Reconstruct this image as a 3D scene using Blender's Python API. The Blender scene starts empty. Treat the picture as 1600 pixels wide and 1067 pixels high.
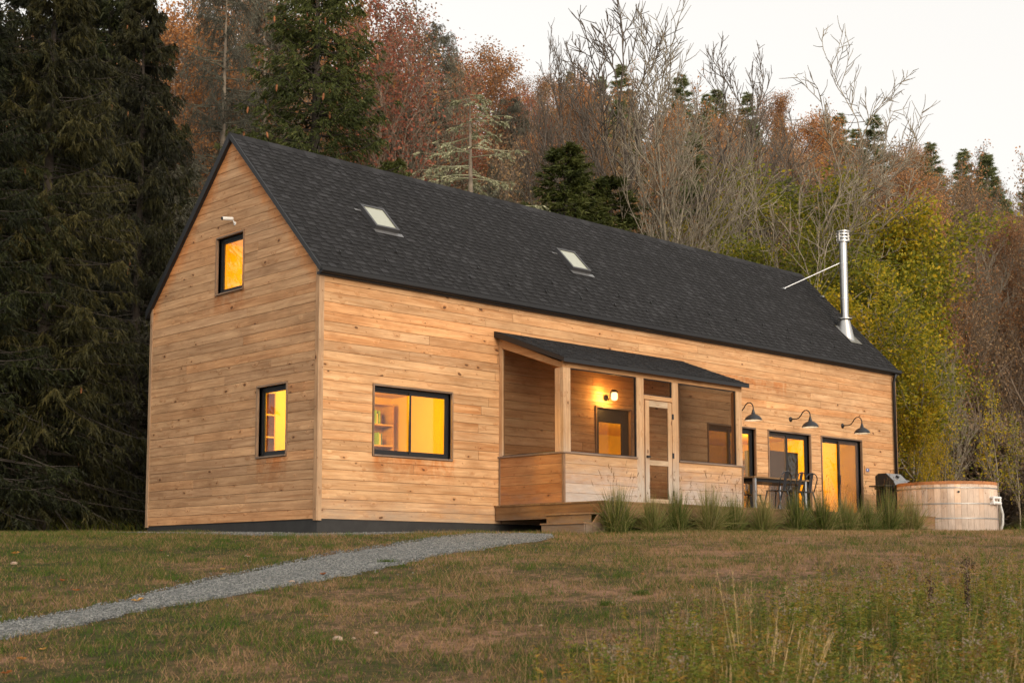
import bpy, math, random
import numpy as np
from mathutils import Vector, Matrix, noise as mnoise
random.seed(7); RNG = np.random.default_rng(11)
PI = math.pi
scene = bpy.context.scene
COL = scene.collection
# ------------------------------------------------------------------ camera
CAMP = (-14.931, -20.699, -0.921)
YAW, PITCH = 0.763, 0.107
cam = bpy.data.cameras.new('camera'); camo = bpy.data.objects.new('camera', cam); COL.objects.link(camo)
camo.location = CAMP; camo.rotation_euler = (PI/2 + PITCH, 0.001, -YAW)
cam.sensor_width = 36; cam.lens = 49.33; cam.shift_y = 121.088/1600
cam.clip_start = .1; cam.clip_end = 3000
cam.dof.use_dof = True; cam.dof.focus_distance = 29; cam.dof.aperture_fstop = 4.0
scene.camera = camo
# ------------------------------------------------------------------ sky, sun, exposure
SUNDIR = Vector((-.30, -1.0, .34)).normalized()          # towards the glow of the setting sun
world = bpy.data.worlds.new('World'); scene.world = world; world.use_nodes = True
wn = world.node_tree; wn.nodes.clear()
sky = wn.nodes.new('ShaderNodeTexSky'); sky.sky_type = 'NISHITA'; sky.sun_disc = False
sky.sun_elevation = math.asin(SUNDIR.z); sky.sun_rotation = math.atan2(SUNDIR.x, SUNDIR.y)
sky.dust_density = 4; sky.air_density = 1
hs = wn.nodes.new('ShaderNodeHueSaturation'); hs.inputs['Saturation'].default_value = .15
bg1 = wn.nodes.new('ShaderNodeBackground'); bg1.inputs[1].default_value = .05
bg2 = wn.nodes.new('ShaderNodeBackground'); bg2.inputs[0].default_value = (1.0, .965, .91, 1); bg2.inputs[1].default_value = .64
addn = wn.nodes.new('ShaderNodeAddShader'); wo = wn.nodes.new('ShaderNodeOutputWorld')
wn.links.new(sky.outputs[0], hs.inputs['Color']); wn.links.new(hs.outputs[0], bg1.inputs[0])
wn.links.new(bg1.outputs[0], addn.inputs[0]); wn.links.new(bg2.outputs[0], addn.inputs[1]); wn.links.new(addn.outputs[0], wo.inputs[0])
sl = bpy.data.lights.new('sun', 'SUN'); sl.energy = 1.4; sl.angle = math.radians(38); sl.color = (1.0, .76, .50)
so = bpy.data.objects.new('sun', sl); COL.objects.link(so); so.rotation_euler = SUNDIR.to_track_quat('Z', 'Y').to_euler()
so.location = (0, -30, 30)
vs = scene.view_settings; vs.view_transform = 'Standard'; vs.look = 'None'; vs.gamma = 1; vs.use_curve_mapping = False
vs.exposure = .35
scene.render.engine = 'CYCLES'
cy = scene.cycles; cy.use_denoising = True; cy.max_bounces = 8; cy.transparent_max_bounces = 12; cy.diffuse_bounces = 3
cy.glossy_bounces = 3; cy.sample_clamp_indirect = 4; cy.use_adaptive_sampling = True; cy.adaptive_threshold = .02
try: cy.denoiser = 'OPENIMAGEDENOISE'
except Exception: pass

# ------------------------------------------------------------------ helpers: nodes
def lin(c): return tuple((x/12.92 if x <= .04045 else ((x+.055)/1.055)**2.4) for x in c)
class NT:
    def __init__(s, name):
        s.m = bpy.data.materials.new(name); s.m.use_nodes = True; s.t = s.m.node_tree; s.t.nodes.clear()
        s.out = s.t.nodes.new('ShaderNodeOutputMaterial')
    def n(s, typ, ins=None, **kw):
        nd = s.t.nodes.new('ShaderNode'+typ)
        for k, v in kw.items(): setattr(nd, k, v)
        for k, v in (ins or {}).items(): s.set(nd.inputs[k], v)
        return nd
    def set(s, sock, v):
        if isinstance(v, bpy.types.NodeSocket): s.t.links.new(v, sock)
        else:
            if hasattr(sock.default_value, '__len__') and not hasattr(v, '__len__'): v = [v]*len(sock.default_value)
            if hasattr(v, '__len__') and len(v) == 3 and len(sock.default_value) == 4: v = tuple(v)+(1,)
            sock.default_value = v
    def math(s, op, a, b=0.0, c=0.0, clamp=False):
        nd = s.n('Math', operation=op, use_clamp=clamp); s.set(nd.inputs[0], a); s.set(nd.inputs[1], b); s.set(nd.inputs[2], c); return nd.outputs[0]
    def mix(s, f, a, b, typ='MIX'):
        nd = s.n('MixRGB', blend_type=typ); s.set(nd.inputs[0], f); s.set(nd.inputs[1], a); s.set(nd.inputs[2], b); return nd.outputs[0]
    def comb(s, x, y, z):
        nd = s.n('CombineXYZ'); s.set(nd.inputs[0], x); s.set(nd.inputs[1], y); s.set(nd.inputs[2], z); return nd.outputs[0]
    def noise(s, vec, scale=1, detail=3, rough=.55, dist=0):
        nd = s.n('TexNoise', {'Scale': scale, 'Detail': detail, 'Roughness': rough, 'Distortion': dist})
        if vec is not None: s.set(nd.inputs['Vector'], vec)
        return nd.outputs[0]
    def ramp(s, f, stops, interp='LINEAR'):
        nd = s.n('ValToRGB'); s.set(nd.inputs[0], f); cr = nd.color_ramp; cr.interpolation = interp
        while len(cr.elements) > len(stops): cr.elements.remove(cr.elements[-1])
        while len(cr.elements) < len(stops): cr.elements.new(1)
        for e, (p, c) in zip(cr.elements, stops):
            e.position = p; e.color = (tuple(c)+(1,)) if hasattr(c, '__len__') else (c, c, c, 1)
        return nd.outputs[0]
    def smooth(s, x, lo, hi):
        nd = s.n('MapRange', {'From Min': lo, 'From Max': hi}, interpolation_type='SMOOTHSTEP'); s.set(nd.inputs[0], x); return nd.outputs[0]
    def bsdf(s, col, rough=.7, bump=None, bstr=.3, bdist=.01, **kw):
        b = s.n('BsdfPrincipled'); s.set(b.inputs['Base Color'], col); s.set(b.inputs['Roughness'], rough)
        for k, v in kw.items(): s.set(b.inputs[k.replace('_', ' ')], v)
        if bump is not None:
            bn = s.n('Bump', {'Strength': bstr, 'Distance': bdist}); s.set(bn.inputs['Height'], bump); s.t.links.new(bn.outputs[0], b.inputs['Normal'])
        return b.outputs[0]
    def done(s, sh):
        s.t.links.new(sh, s.out.inputs[0]); return s.m

def simple(name, col, rough=.6, metal=0, var=.12, scale=6, bstr=.1):
    t = NT(name); tc = t.n('TexCoord').outputs['Object']
    nz = t.noise(tc, scale, 5, .6)
    c = t.mix(1, col, t.ramp(nz, [(.3, 1-var), (.7, 1+var)]), 'MULTIPLY')
    return t.done(t.bsdf(c, rough, nz, bstr, .005, Metallic=metal))

def wood(name, light, dark, vert=False, grey=None, knots=True, sat_edges=False, stains=(), rough=.72, var=(.86, 1.10)):
    """sawn timber: grain along the board, knots, tone that differs from board to board"""
    t = NT(name); tc = t.n('TexCoord').outputs['Object']; sp = t.n('SeparateXYZ', {0: tc})
    x, y, z = sp.outputs
    xy = t.math('ADD', x, y)
    rnd = t.n('ObjectInfo').outputs['Random']
    al, cr = (z, xy) if vert else (xy, z)
    al = t.math('ADD', al, t.math('MULTIPLY', rnd, 57.3))
    rz = t.math('MULTIPLY', rnd, 31.7)
    # knots
    vv = t.n('TexVoronoi', {'Scale': 1.0, 'Randomness': 1.0}); t.set(vv.inputs['Vector'], t.comb(t.math('MULTIPLY', al, 3.1), t.math('ADD', t.math('MULTIPLY', cr, 6.0), t.math('MULTIPLY', t.noise(t.comb(al, cr, rz), 3, 2), .8)), rz))
    kd = vv.outputs['Distance']; krand = t.n('SeparateXYZ', {0: vv.outputs['Color']}).outputs[0]
    size = t.math('ADD', t.math('MULTIPLY', t.math('POWER', krand, 2.2), .175), .008)
    wob = t.math('MULTIPLY', t.noise(t.comb(t.math('MULTIPLY', al, 22), t.math('MULTIPLY', cr, 30), rz), 1, 2), .06)
    kk = t.math('SUBTRACT', t.math('ADD', kd, wob), size)
    knot = t.math('SUBTRACT', 1, t.smooth(kk, -.01, .04))
    halo = t.math('SUBTRACT', 1, t.smooth(kk, .02, .30))
    # grain warped round the knots
    g = t.noise(t.comb(t.math('MULTIPLY', al, .9), t.math('ADD', t.math('MULTIPLY', cr, 17), t.math('MULTIPLY', halo, 1.6)), rz), 1, 5, .62, .5)
    gf = t.noise(t.comb(t.math('MULTIPLY', al, 5), t.math('MULTIPLY', cr, 85), rz), 1, 4, .7)
    bl = t.noise(t.comb(t.math('MULTIPLY', al, 1.1), t.math('MULTIPLY', cr, 2.4), rz), 1, 4, .6)
    c = t.mix(t.ramp(g, [(.30, 0), (.68, 1)]), dark, light)
    c = t.mix(t.math('MULTIPLY', t.smooth(bl, .45, .75), .55), c, tuple(min(1, a*.78) for a in dark))
    c = t.mix(.5, c, t.ramp(gf, [(.25, .72), (.75, 1.22)]), 'MULTIPLY')
    # sawn-surface flecks and small resin streaks
    fk = t.n('TexVoronoi', {'Scale': 1.0}); t.set(fk.inputs['Vector'], t.comb(t.math('MULTIPLY', al, 7.5), t.math('ADD', t.math('MULTIPLY', cr, 9), t.math('MULTIPLY', al, 3.1)), rz))
    fr_ = t.n('SeparateXYZ', {0: fk.outputs['Color']}).outputs; fm = t.math('MULTIPLY', t.math('LESS_THAN', fr_[0], .52), t.math('SUBTRACT', 1, t.smooth(fk.outputs['Distance'], .06, .22)))
    c = t.mix(t.math('MULTIPLY', fm, .72), c, t.mix(t.math('GREATER_THAN', fr_[1], .5), t.mix(1, c, (.52, .36, .24), 'MULTIPLY'), t.mix(1, c, (1.28, 1.25, 1.18), 'MULTIPLY')))
    pv = t.n('MapRange', {'To Min': var[0], 'To Max': var[1]}); t.set(pv.inputs[0], t.math('FRACT', t.math('MULTIPLY', rnd, 13.7)))
    c = t.mix(1, c, t.comb(pv.outputs[0], pv.outputs[0], pv.outputs[0]), 'MULTIPLY')
    # a warmer or greyer board now and then
    h = t.math('FRACT', t.math('MULTIPLY', rnd, 91.3))
    c = t.mix(t.math('MULTIPLY', t.smooth(h, .6, 1), .45), c, t.mix(1, c, (1.08, .84, .62), 'MULTIPLY'))
    c = t.mix(t.math('MULTIPLY', t.smooth(h, .35, 0), .32), c, t.mix(1, c, (.86, .90, 1.02), 'MULTIPLY'))
    patch = t.noise(t.comb(t.math('MULTIPLY', xy, .7), t.math('MULTIPLY', z, 1.8 if not vert else .8), 2.2), 1, 5, .65)
    c = t.mix(.8, c, t.ramp(patch, [(.3, .80), (.7, 1.14)]), 'MULTIPLY')
    wst = t.noise(t.comb(t.math('MULTIPLY', al, .55), t.math('MULTIPLY', cr, 8), t.math('ADD', rz, 5)), 1, 5, .72)
    c = t.mix(t.math('MULTIPLY', t.smooth(wst, .50, .72), .55), c, t.mix(1, c, (.74, .70, .68), 'MULTIPLY'))
    c = t.mix(t.math('MULTIPLY', t.smooth(wst, .46, .28), .30), c, t.mix(1, c, (1.18, 1.15, 1.06), 'MULTIPLY'))
    if sat_edges:   # timber kept dry just under the verge is still orange
        half = t.math('SUBTRACT', 3.05, t.math('ABSOLUTE', t.math('SUBTRACT', y, 3.05)))
        rk = t.math('SUBTRACT', t.math('ADD', 4.62, t.math('MULTIPLY', half, 1.0166)), z)
        rk = t.math('ADD', rk, t.math('MULTIPLY', t.math('SUBTRACT', t.noise(tc, 2.2, 4, .7), .5), .9))
        m = t.math('SUBTRACT', 1, t.smooth(rk, .12, .62))
        c = t.mix(t.math('MULTIPLY', m, .75), c, t.mix(1, c, (1.06, .70, .38), 'MULTIPLY'))
    for (ax, lo, hi, zt, zb) in stains:   # rusty run-off marks below the sills
        a = x if ax == 'x' else y
        st = t.noise(t.comb(t.math('MULTIPLY', a, 4), t.math('MULTIPLY', z, 2.2), 3.3), 1, 5, .75, 1.0)
        m = t.math('MULTIPLY', t.smooth(a, lo-.06, lo+.06), t.smooth(a, hi+.06, hi-.06))
        m = t.math('MULTIPLY', m, t.math('MULTIPLY', t.smooth(z, zb, zt), t.math('LESS_THAN', z, zt+.02)))
        m = t.math('MULTIPLY', m, t.smooth(st, .34, .62))
        c = t.mix(t.math('MULTIPLY', m, .85), c, t.mix(1, c, (.86, .54, .30), 'MULTIPLY'))
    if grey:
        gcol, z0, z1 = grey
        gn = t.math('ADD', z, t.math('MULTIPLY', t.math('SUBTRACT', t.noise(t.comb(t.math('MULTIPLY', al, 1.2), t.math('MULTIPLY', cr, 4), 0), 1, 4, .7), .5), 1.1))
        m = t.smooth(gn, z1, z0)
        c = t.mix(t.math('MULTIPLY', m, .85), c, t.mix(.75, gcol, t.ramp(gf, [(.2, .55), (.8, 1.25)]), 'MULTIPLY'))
    if knots:
        c = t.mix(t.math('MULTIPLY', halo, .35), c, t.mix(1, c, (.85, .66, .48), 'MULTIPLY'))
        c = t.mix(t.math('MULTIPLY', knot, .88), c, (.09, .036, .015))
    hgt = t.math('ADD', t.math('MULTIPLY', g, .6), t.math('ADD', t.math('MULTIPLY', gf, .35), t.math('MULTIPLY', halo, .8)))
    return t.done(t.bsdf(c, rough, hgt, .8, .008, Specular_IOR_Level=.3))

def leafmat(name, cols, trans=.35, rough=.6, pos_noise=.35, pos_scale=.25, spec=.25):
    """cols: 3 to 5 colours picked by the per-leaf value 'shade'"""
    t = NT(name); a = t.n('Attribute', attribute_name='shade').outputs['Fac']
    rnd = t.n('ObjectInfo').outputs['Random']
    geo = t.n('NewGeometry').outputs['Position']
    nz = t.noise(geo, pos_scale, 3, .6)
    f = t.math('ADD', a, t.math('ADD', t.math('MULTIPLY', t.math('SUBTRACT', rnd, .5), .35), t.math('MULTIPLY', t.math('SUBTRACT', nz, .5), pos_noise*2)), 0, True)
    n = len(cols); c = t.ramp(f, [((i+.5)/n, cc) for i, cc in enumerate(cols)])
    b = t.n('BsdfPrincipled', {'Base Color': c, 'Roughness': rough, 'Specular IOR Level': spec})
    tr = t.n('BsdfTranslucent', {'Color': c}); mx = t.n('MixShader', {0: trans}); t.t.links.new(b.outputs[0], mx.inputs[1]); t.t.links.new(tr.outputs[0], mx.inputs[2])
    return t.done(mx.outputs[0])

# ------------------------------------------------------------------ helpers: meshes and objects
def to_mesh(name, V, F, mat=None, shade=None, smooth=False):
    me = bpy.data.meshes.new(name)
    if isinstance(F, np.ndarray):
        V = np.asarray(V, dtype=np.float32); k = F.shape[1]
        me.vertices.add(len(V)); me.vertices.foreach_set('co', V.ravel())
        me.loops.add(F.size); me.loops.foreach_set('vertex_index', F.astype(np.int32).ravel())
        me.polygons.add(len(F)); me.polygons.foreach_set('loop_start', np.arange(0, F.size, k, dtype=np.int32))
        try: me.polygons.foreach_set('loop_total', np.full(len(F), k, dtype=np.int32))
        except Exception: pass
        me.update(calc_edges=True)
    else:
        me.from_pydata([tuple(v) for v in V], [], F); me.update()
    if shade is not None:
        at = me.attributes.new('shade', 'FLOAT', 'POINT'); at.data.foreach_set('value', np.asarray(shade, dtype=np.float32))
    if smooth: me.polygons.foreach_set('use_smooth', np.ones(len(me.polygons), dtype=bool))
    if mat: me.materials.append(mat)
    return me
def obj(name, me, parent=None, loc=(0, 0, 0), rot=(0, 0, 0)):
    o = bpy.data.objects.new(name, me); COL.objects.link(o); o.location = loc; o.rotation_euler = rot
    if parent: o.parent = parent
    return o
def tag(o, label=None, cat=None, group=None, kind=None):
    if label: o['label'] = label
    if cat: o['category'] = cat
    if group: o['group'] = group
    if kind: o['kind'] = kind
    return o
def empty(name, loc, label, cat, group=None, rz=0, scale=None):
    o = bpy.data.objects.new(name, None); COL.objects.link(o); o.location = loc; o.rotation_euler = (0, 0, rz); o.empty_display_size = .2
    if scale: o.scale = (scale,)*3 if not hasattr(scale, '__len__') else scale
    return tag(o, label, cat, group)
def copy_tree(o, parent=None):
    c = o.copy(); COL.objects.link(c); c.parent = parent
    for ch in o.children: copy_tree(ch, c)
    return c
class MB:
    def __init__(s): s.v = []; s.f = []; s.s = []
    def add(s, V, F, sh=.5):
        n = len(s.v); s.v += [tuple(v) for v in V]; s.f += [tuple(i+n for i in f) for f in F]; s.s += [sh]*len(V); return s
    def box(s, x0, x1, y0, y1, z0, z1, sh=.5):
        return s.add([(x0, y0, z0), (x1, y0, z0), (x1, y1, z0), (x0, y1, z0), (x0, y0, z1), (x1, y0, z1), (x1, y1, z1), (x0, y1, z1)],
                     [(0, 3, 2, 1), (4, 5, 6, 7), (0, 1, 5, 4), (1, 2, 6, 5), (2, 3, 7, 6), (3, 0, 4, 7)], sh)
    def prism(s, poly, d):   # polygon of 3-D points pushed along d
        n = len(poly); d = Vector(d); P = [Vector(p) for p in poly]
        nrm = Vector((0, 0, 0))
        for i in range(n): nrm += P[i].cross(P[(i+1) % n])
        if nrm.dot(d) > 0: P.reverse()
        V = P+[p+d for p in P]
        F = [tuple(range(n)), tuple(range(2*n-1, n-1, -1))]+[(i, i+n, (i+1) % n+n, (i+1) % n) for i in range(n)]
        return s.add(V, F)
    def tube(s, pts, r, sides=8, cap=True, sh=.5):
        P = [Vector(p) for p in pts]; n = len(P); rr = r if hasattr(r, '__len__') else [r]*n
        V = []; up = None
        for i, p in enumerate(P):
            d = (P[min(i+1, n-1)]-P[max(i-1, 0)]).normalized()
            if up is None: up = d.orthogonal().normalized()
            up = (up-d*up.dot(d)).normalized(); w = d.cross(up)
            for k in range(sides):
                a = 2*PI*k/sides; V.append(p+(up*math.cos(a)+w*math.sin(a))*rr[i])
        F = [(i*sides+k, i*sides+(k+1) % sides, (i+1)*sides+(k+1) % sides, (i+1)*sides+k) for i in range(n-1) for k in range(sides)]
        if cap: F += [tuple(range(sides-1, -1, -1)), tuple(range((n-1)*sides, n*sides))]
        return s.add(V, F, sh)
    def lathe(s, prof, c=(0, 0, 0), sides=24):   # prof: (r, z)
        V = [(c[0]+r*math.cos(2*PI*k/sides), c[1]+r*math.sin(2*PI*k/sides), c[2]+z) for r, z in prof for k in range(sides)]
        F = [(i*sides+k, i*sides+(k+1) % sides, (i+1)*sides+(k+1) % sides, (i+1)*sides+k) for i in range(len(prof)-1) for k in range(sides)]
        return s.add(V, F)
    def build(s, name, mat, parent=None, smooth=False, bevel=0, shade=False, loc=(0, 0, 0)):
        me = to_mesh(name, s.v, s.f, mat, s.s if shade else None, smooth)
        o = obj(name, me, parent, loc)
        if bevel:
            b = o.modifiers.new('bevel', 'BEVEL'); b.width = bevel; b.segments = 1; b.limit_method = 'ANGLE'
        return o

# ------------------------------------------------------------------ materials
M = {}
M['gable'] = wood('sawn_cladding_weathered', (.64, .39, .21), (.38, .195, .09), sat_edges=True, stains=[('y', 1.0, 1.96, 1.2, .45), ('y', 2.5, 3.6, 4.57, 4.05)])
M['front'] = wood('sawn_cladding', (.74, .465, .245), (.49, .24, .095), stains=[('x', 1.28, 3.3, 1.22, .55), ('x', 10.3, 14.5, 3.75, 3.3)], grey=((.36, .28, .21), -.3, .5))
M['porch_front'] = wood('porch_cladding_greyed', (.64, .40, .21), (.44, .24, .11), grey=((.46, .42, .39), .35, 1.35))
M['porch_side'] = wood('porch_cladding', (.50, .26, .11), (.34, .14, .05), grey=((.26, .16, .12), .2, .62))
M['post'] = wood('timber_post', (.64, .42, .24), (.44, .25, .12), vert=True, grey=((.46, .42, .37), .5, 1.9))
M['beam'] = wood('timber_beam', (.62, .38, .19), (.44, .22, .09))
M['trim'] = wood('corner_trim', (.52, .35, .21), (.34, .2, .11), vert=True)
M['casing'] = wood('casing_weathered', (.30, .22, .16), (.17, .11, .075), knots=False)
M['casing_v'] = wood('casing_weathered_upright', (.33, .22, .14), (.18, .11, .07), vert=True, knots=False)
M['deck'] = wood('deck_timber', (.30, .185, .09), (.18, .10, .045), grey=((.22, .17, .13), -.3, .2))
M['ceiling'] = wood('soffit_board', (.40, .2, .09), (.25, .11, .045))
M['black'] = simple('black_aluminium', (.008, .008, .009), .5, 0, .1)
M['blackm'] = simple('black_metal', (.010, .010, .011), .42, .3, .1)
M['darkgrey'] = simple('foundation_coating', (.026, .025, .024), .75, 0, .25, 4, .3)
M['lampgrey'] = simple('lamp_enamel', (.030, .033, .037), .38, .2, .1)
M['white'] = simple('white_plastic', (.75, .75, .73), .4, 0, .04)
M['steel'] = simple('galvanised_steel', (.62, .63, .64), .35, .9, .08)
M['plaster'] = simple('warm_plaster', (.76, .54, .11), .8, 0, .03)
M['intwood'] = wood('interior_shelf', (.62, .38, .18), (.5, .28, .12), knots=False)
def mk_shingle():
    t = NT('asphalt_shingle'); a = t.n('Attribute', attribute_name='shade').outputs['Fac']; tc = t.n('TexCoord').outputs['Object']
    sp = t.noise(tc, 130, 3, .8); lo = t.noise(tc, 1.3, 3)
    c = t.ramp(a, [(0, (.012, .012, .0125)), (.5, (.023, .0228, .0242)), (1, (.041, .041, .044))])
    c = t.mix(1, c, t.ramp(sp, [(.3, .55), (.7, 1.55)]), 'MULTIPLY'); c = t.mix(.6, c, t.ramp(lo, [(.3, .85), (.7, 1.2)]), 'MULTIPLY')
    return t.done(t.bsdf(c, .92, sp, .35, .004, Specular_IOR_Level=.2))
M['shingle'] = mk_shingle()
def mk_glass(name, tint=(1, 1, 1), refl=1.0):
    t = NT(name); gm = t.n('NewGeometry'); dp = t.n('VectorMath', {0: gm.outputs['Incoming'], 1: gm.outputs['Normal']}, operation='DOT_PRODUCT').outputs['Value']
    fr = t.math('POWER', t.math('SUBTRACT', 1, t.math('ABSOLUTE', dp), 0, True), 5); f = t.math('MULTIPLY', t.math('ADD', .04, t.math('MULTIPLY', fr, .9)), refl, 0, True)
    tr = t.n('BsdfTransparent', {'Color': tint}); g = t.n('BsdfGlossy', {'Roughness': .01, 'Color': (1, 1, 1, 1)}); mx = t.n('MixShader', {0: f})
    t.t.links.new(tr.outputs[0], mx.inputs[1]); t.t.links.new(g.outputs[0], mx.inputs[2]); return t.done(mx.outputs[0])
M['glass'] = mk_glass('window_glass', (.93, .95, .93))
def mk_screen(name, cover, col):
    t = NT(name); tr = t.n('BsdfTransparent'); d = t.n('BsdfDiffuse', {'Color': col+(1,)}); mx = t.n('MixShader', {0: cover})
    t.t.links.new(tr.outputs[0], mx.inputs[1]); t.t.links.new(d.outputs[0], mx.inputs[2]); return t.done(mx.outputs[0])
M['screen'] = mk_screen('insect_screen', .30, (.06, .034, .018))
M['skyglass'] = NT('skylight_glass')
M['skyglass'] = (lambda t: t.done(t.bsdf((.36, .37, .28), .12, Specular_IOR_Level=.9, Coat_Weight=.6, Coat_Roughness=.02)))(M['skyglass'])
def mk_glow(name, col, st):
    t = NT(name); return t.done(t.n('Emission', {'Color': col, 'Strength': st}).outputs[0])
M['globe'] = mk_glow('lit_globe', (1, .62, .26, 1), 5)
M['bulb'] = mk_glow('lit_bulb', (1, .88, .68, 1), 6)
def mk_chrome():
    t = NT('polished_flue_steel'); tc = t.n('TexCoord').outputs['Object']; nz = t.noise(tc, 4, 3)
    return t.done(t.bsdf((.52, .51, .49), t.ramp(nz, [(.3, .28), (.7, .42)]), nz, .04, .01, Metallic=1.0))
M['chrome'] = mk_chrome()
def mk_ground():
    t = NT('lawn_soil'); p = t.n('NewGeometry').outputs['Position']
    a = t.noise(p, .55, 5, .65); b = t.noise(p, 2.6, 5, .7); f = t.noise(p, 22, 5, .75); q = t.noise(p, 70, 3, .8)
    x = t.math('ADD', t.math('MULTIPLY', a, .38), t.math('ADD', t.math('MULTIPLY', b, .37), t.math('MULTIPLY', t.noise(p, 9, 4, .7), .25)))
    x = t.math('ADD', x, t.math('MULTIPLY', t.math('SUBTRACT', t.math('MULTIPLY', t.math('ADD', t.n('SeparateXYZ', {0: p}).outputs[0], t.math('MULTIPLY', t.n('SeparateXYZ', {0: p}).outputs[1], -1)), .0055), .022), 1.0))
    c = t.ramp(x, [(.40, (.034, .044, .012)), (.47, (.072, .060, .025)), (.53, (.135, .085, .046)), (.60, (.27, .155, .10))])
    c = t.mix(.8, c, t.ramp(f, [(.3, .5), (.7, 1.6)]), 'MULTIPLY'); c = t.mix(.6, c, t.ramp(q, [(.3, .55), (.7, 1.5)]), 'MULTIPLY')
    # leaf litter once the wood begins
    sp = t.n('SeparateXYZ', {0: p}).outputs
    tt = t.math('ADD', t.math('MULTIPLY', t.math('SUBTRACT', sp[0], CAMP[0]), math.sin(YAW)), t.math('MULTIPLY', t.math('SUBTRACT', sp[1], CAMP[1]), math.cos(YAW)))
    lt = t.ramp(f, [(.3, (.030, .020, .012)), (.6, (.085, .052, .030)), (.8, (.15, .085, .04))])
    c = t.mix(t.smooth(tt, 38, 44), c, lt)
    h = t.math('ADD', f, t.math('MULTIPLY', q, .5))
    return t.done(t.bsdf(c, .95, h, .9, .03, Specular_IOR_Level=.1))
M['ground'] = mk_ground()
def mk_gravel(dark=1.0):
    t = NT('crushed_gravel'); p = t.n('NewGeometry').outputs['Position']
    v = t.n('TexVoronoi', {'Scale': 34}); t.set(v.inputs['Vector'], p)
    s_ = t.n('SeparateXYZ', {0: v.outputs['Color']}).outputs[0]
    c = t.ramp(s_, [(0, (.055*dark, .06*dark, .06*dark)), (.5, (.13*dark, .135*dark, .13*dark)), (1, (.27*dark, .27*dark, .25*dark))])
    lo = t.noise(p, 1.6, 4, .65); c = t.mix(.7, c, t.ramp(lo, [(.3, .75), (.7, 1.2)]), 'MULTIPLY')
    c = t.mix(t.math('MULTIPLY', t.smooth(t.noise(p, 3.1, 4, .7), .6, .72), .6), c, (.11, .08, .045))
    return t.done(t.bsdf(c, .85, t.math('SUBTRACT', 1, v.outputs['Distance']), .9, .02))
M['gravel'] = mk_gravel()
def mk_pebble():
    t = NT('gravel_stone'); a = t.n('Attribute', attribute_name='shade').outputs['Fac']
    return t.done(t.bsdf(t.ramp(a, [(0, (.05, .055, .055)), (.6, (.135, .14, .135)), (1, (.30, .30, .28))]), .8))
M['pebble'] = mk_pebble()
M['stone'] = simple('field_stone', (.34, .24, .17), .85, 0, .3, 9, .4)
M['bark_dark'] = simple('bark_dark', (.045, .036, .028), .95, 0, .4, 5, .8)
M['bark_grey'] = simple('bark_grey', (.19, .155, .115), .95, 0, .45, 4, .8)
M['bark_pale'] = simple('bark_pale', (.235, .20, .145), .95, 0, .5, 3, .8)
M['bark_brown'] = simple('bark_twig_brown', (.21, .155, .11), .95, 0, .35, 4, .5)
M['lichen'] = leafmat('lichen', [(.20, .20, .11), (.36, .36, .22), (.52, .52, .34)], .15)
M['lichen_grey'] = leafmat('lichen_grey', [(.05, .048, .034), (.11, .105, .075), (.19, .185, .13)], .15)
M['needle_dark'] = leafmat('spruce_needles', [(.009, .011, .004), (.021, .026, .007), (.040, .046, .011), (.070, .070, .018)], .2)
M['needle_mid'] = leafmat('spruce_needles_green', [(.016, .024, .006), (.038, .050, .012), (.072, .088, .020), (.12, .13, .034)], .2)
M['needle_olive'] = leafmat('spruce_needles_olive', [(.010, .011, .004), (.026, .026, .008), (.050, .047, .013), (.090, .076, .022)], .2)
M['pine'] = leafmat('pine_needles', [(.10, .12, .05), (.18, .205, .09), (.27, .29, .13)], .5)
M['leaf_green'] = leafmat('leaves_yellow_green', [(.085, .105, .014), (.18, .20, .022), (.30, .28, .028), (.50, .38, .03)], .45)
M['leaf_yellow'] = leafmat('leaves_yellow', [(.11, .13, .014), (.26, .25, .018), (.50, .37, .02), (.65, .42, .025)], .45)
M['leaf_rust'] = leafmat('leaves_rust', [(.20, .125, .07), (.32, .175, .085), (.46, .22, .09), (.60, .29, .10)], .4)
M['leaf_red'] = leafmat('leaves_red', [(.20, .10, .065), (.33, .12, .075), (.46, .14, .085), (.42, .21, .09)], .4)
M['leaf_brown'] = leafmat('leaves_dry_brown', [(.18, .125, .075), (.29, .195, .11), (.42, .27, .13)], .35)
M['grass'] = None
def mk_blade():
    t = NT('grass_blade'); a = t.n('Attribute', attribute_name='shade').outputs['Fac']; p = t.n('NewGeometry').outputs['Position']
    n1 = t.noise(p, .55, 5, .65); n2 = t.noise(p, 2.6, 5, .7)
    x = t.math('ADD', t.math('MULTIPLY', n1, .38), t.math('ADD', t.math('MULTIPLY', n2, .37), t.math('MULTIPLY', t.noise(p, 9, 4, .7), .25)))
    f = t.math('ADD', x, t.math('MULTIPLY', t.math('SUBTRACT', a, .5), .34))
    f = t.math('ADD', f, t.math('MULTIPLY', t.math('SUBTRACT', t.math('MULTIPLY', t.math('ADD', t.n('SeparateXYZ', {0: p}).outputs[0], t.math('MULTIPLY', t.n('SeparateXYZ', {0: p}).outputs[1], -1)), .0055), .022), 1.0))
    c = t.ramp(f, [(.36, (.065, .115, .014)), (.46, (.135, .138, .030)), (.53, (.225, .148, .062)), (.65, (.39, .24, .13))])
    b = t.n('BsdfPrincipled', {'Base Color': c, 'Roughness': .6, 'Specular IOR Level': .2}); tr = t.n('BsdfTranslucent', {'Color': c}); mx = t.n('MixShader', {0: .35})
    t.t.links.new(b.outputs[0], mx.inputs[1]); t.t.links.new(tr.outputs[0], mx.inputs[2]); return t.done(mx.outputs[0])
M['grass'] = mk_blade()
M['meadow'] = leafmat('meadow_blades', [(.07, .10, .018), (.15, .16, .042), (.28, .205, .08), (.46, .32, .15)], .35, pos_scale=1.2)
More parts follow.
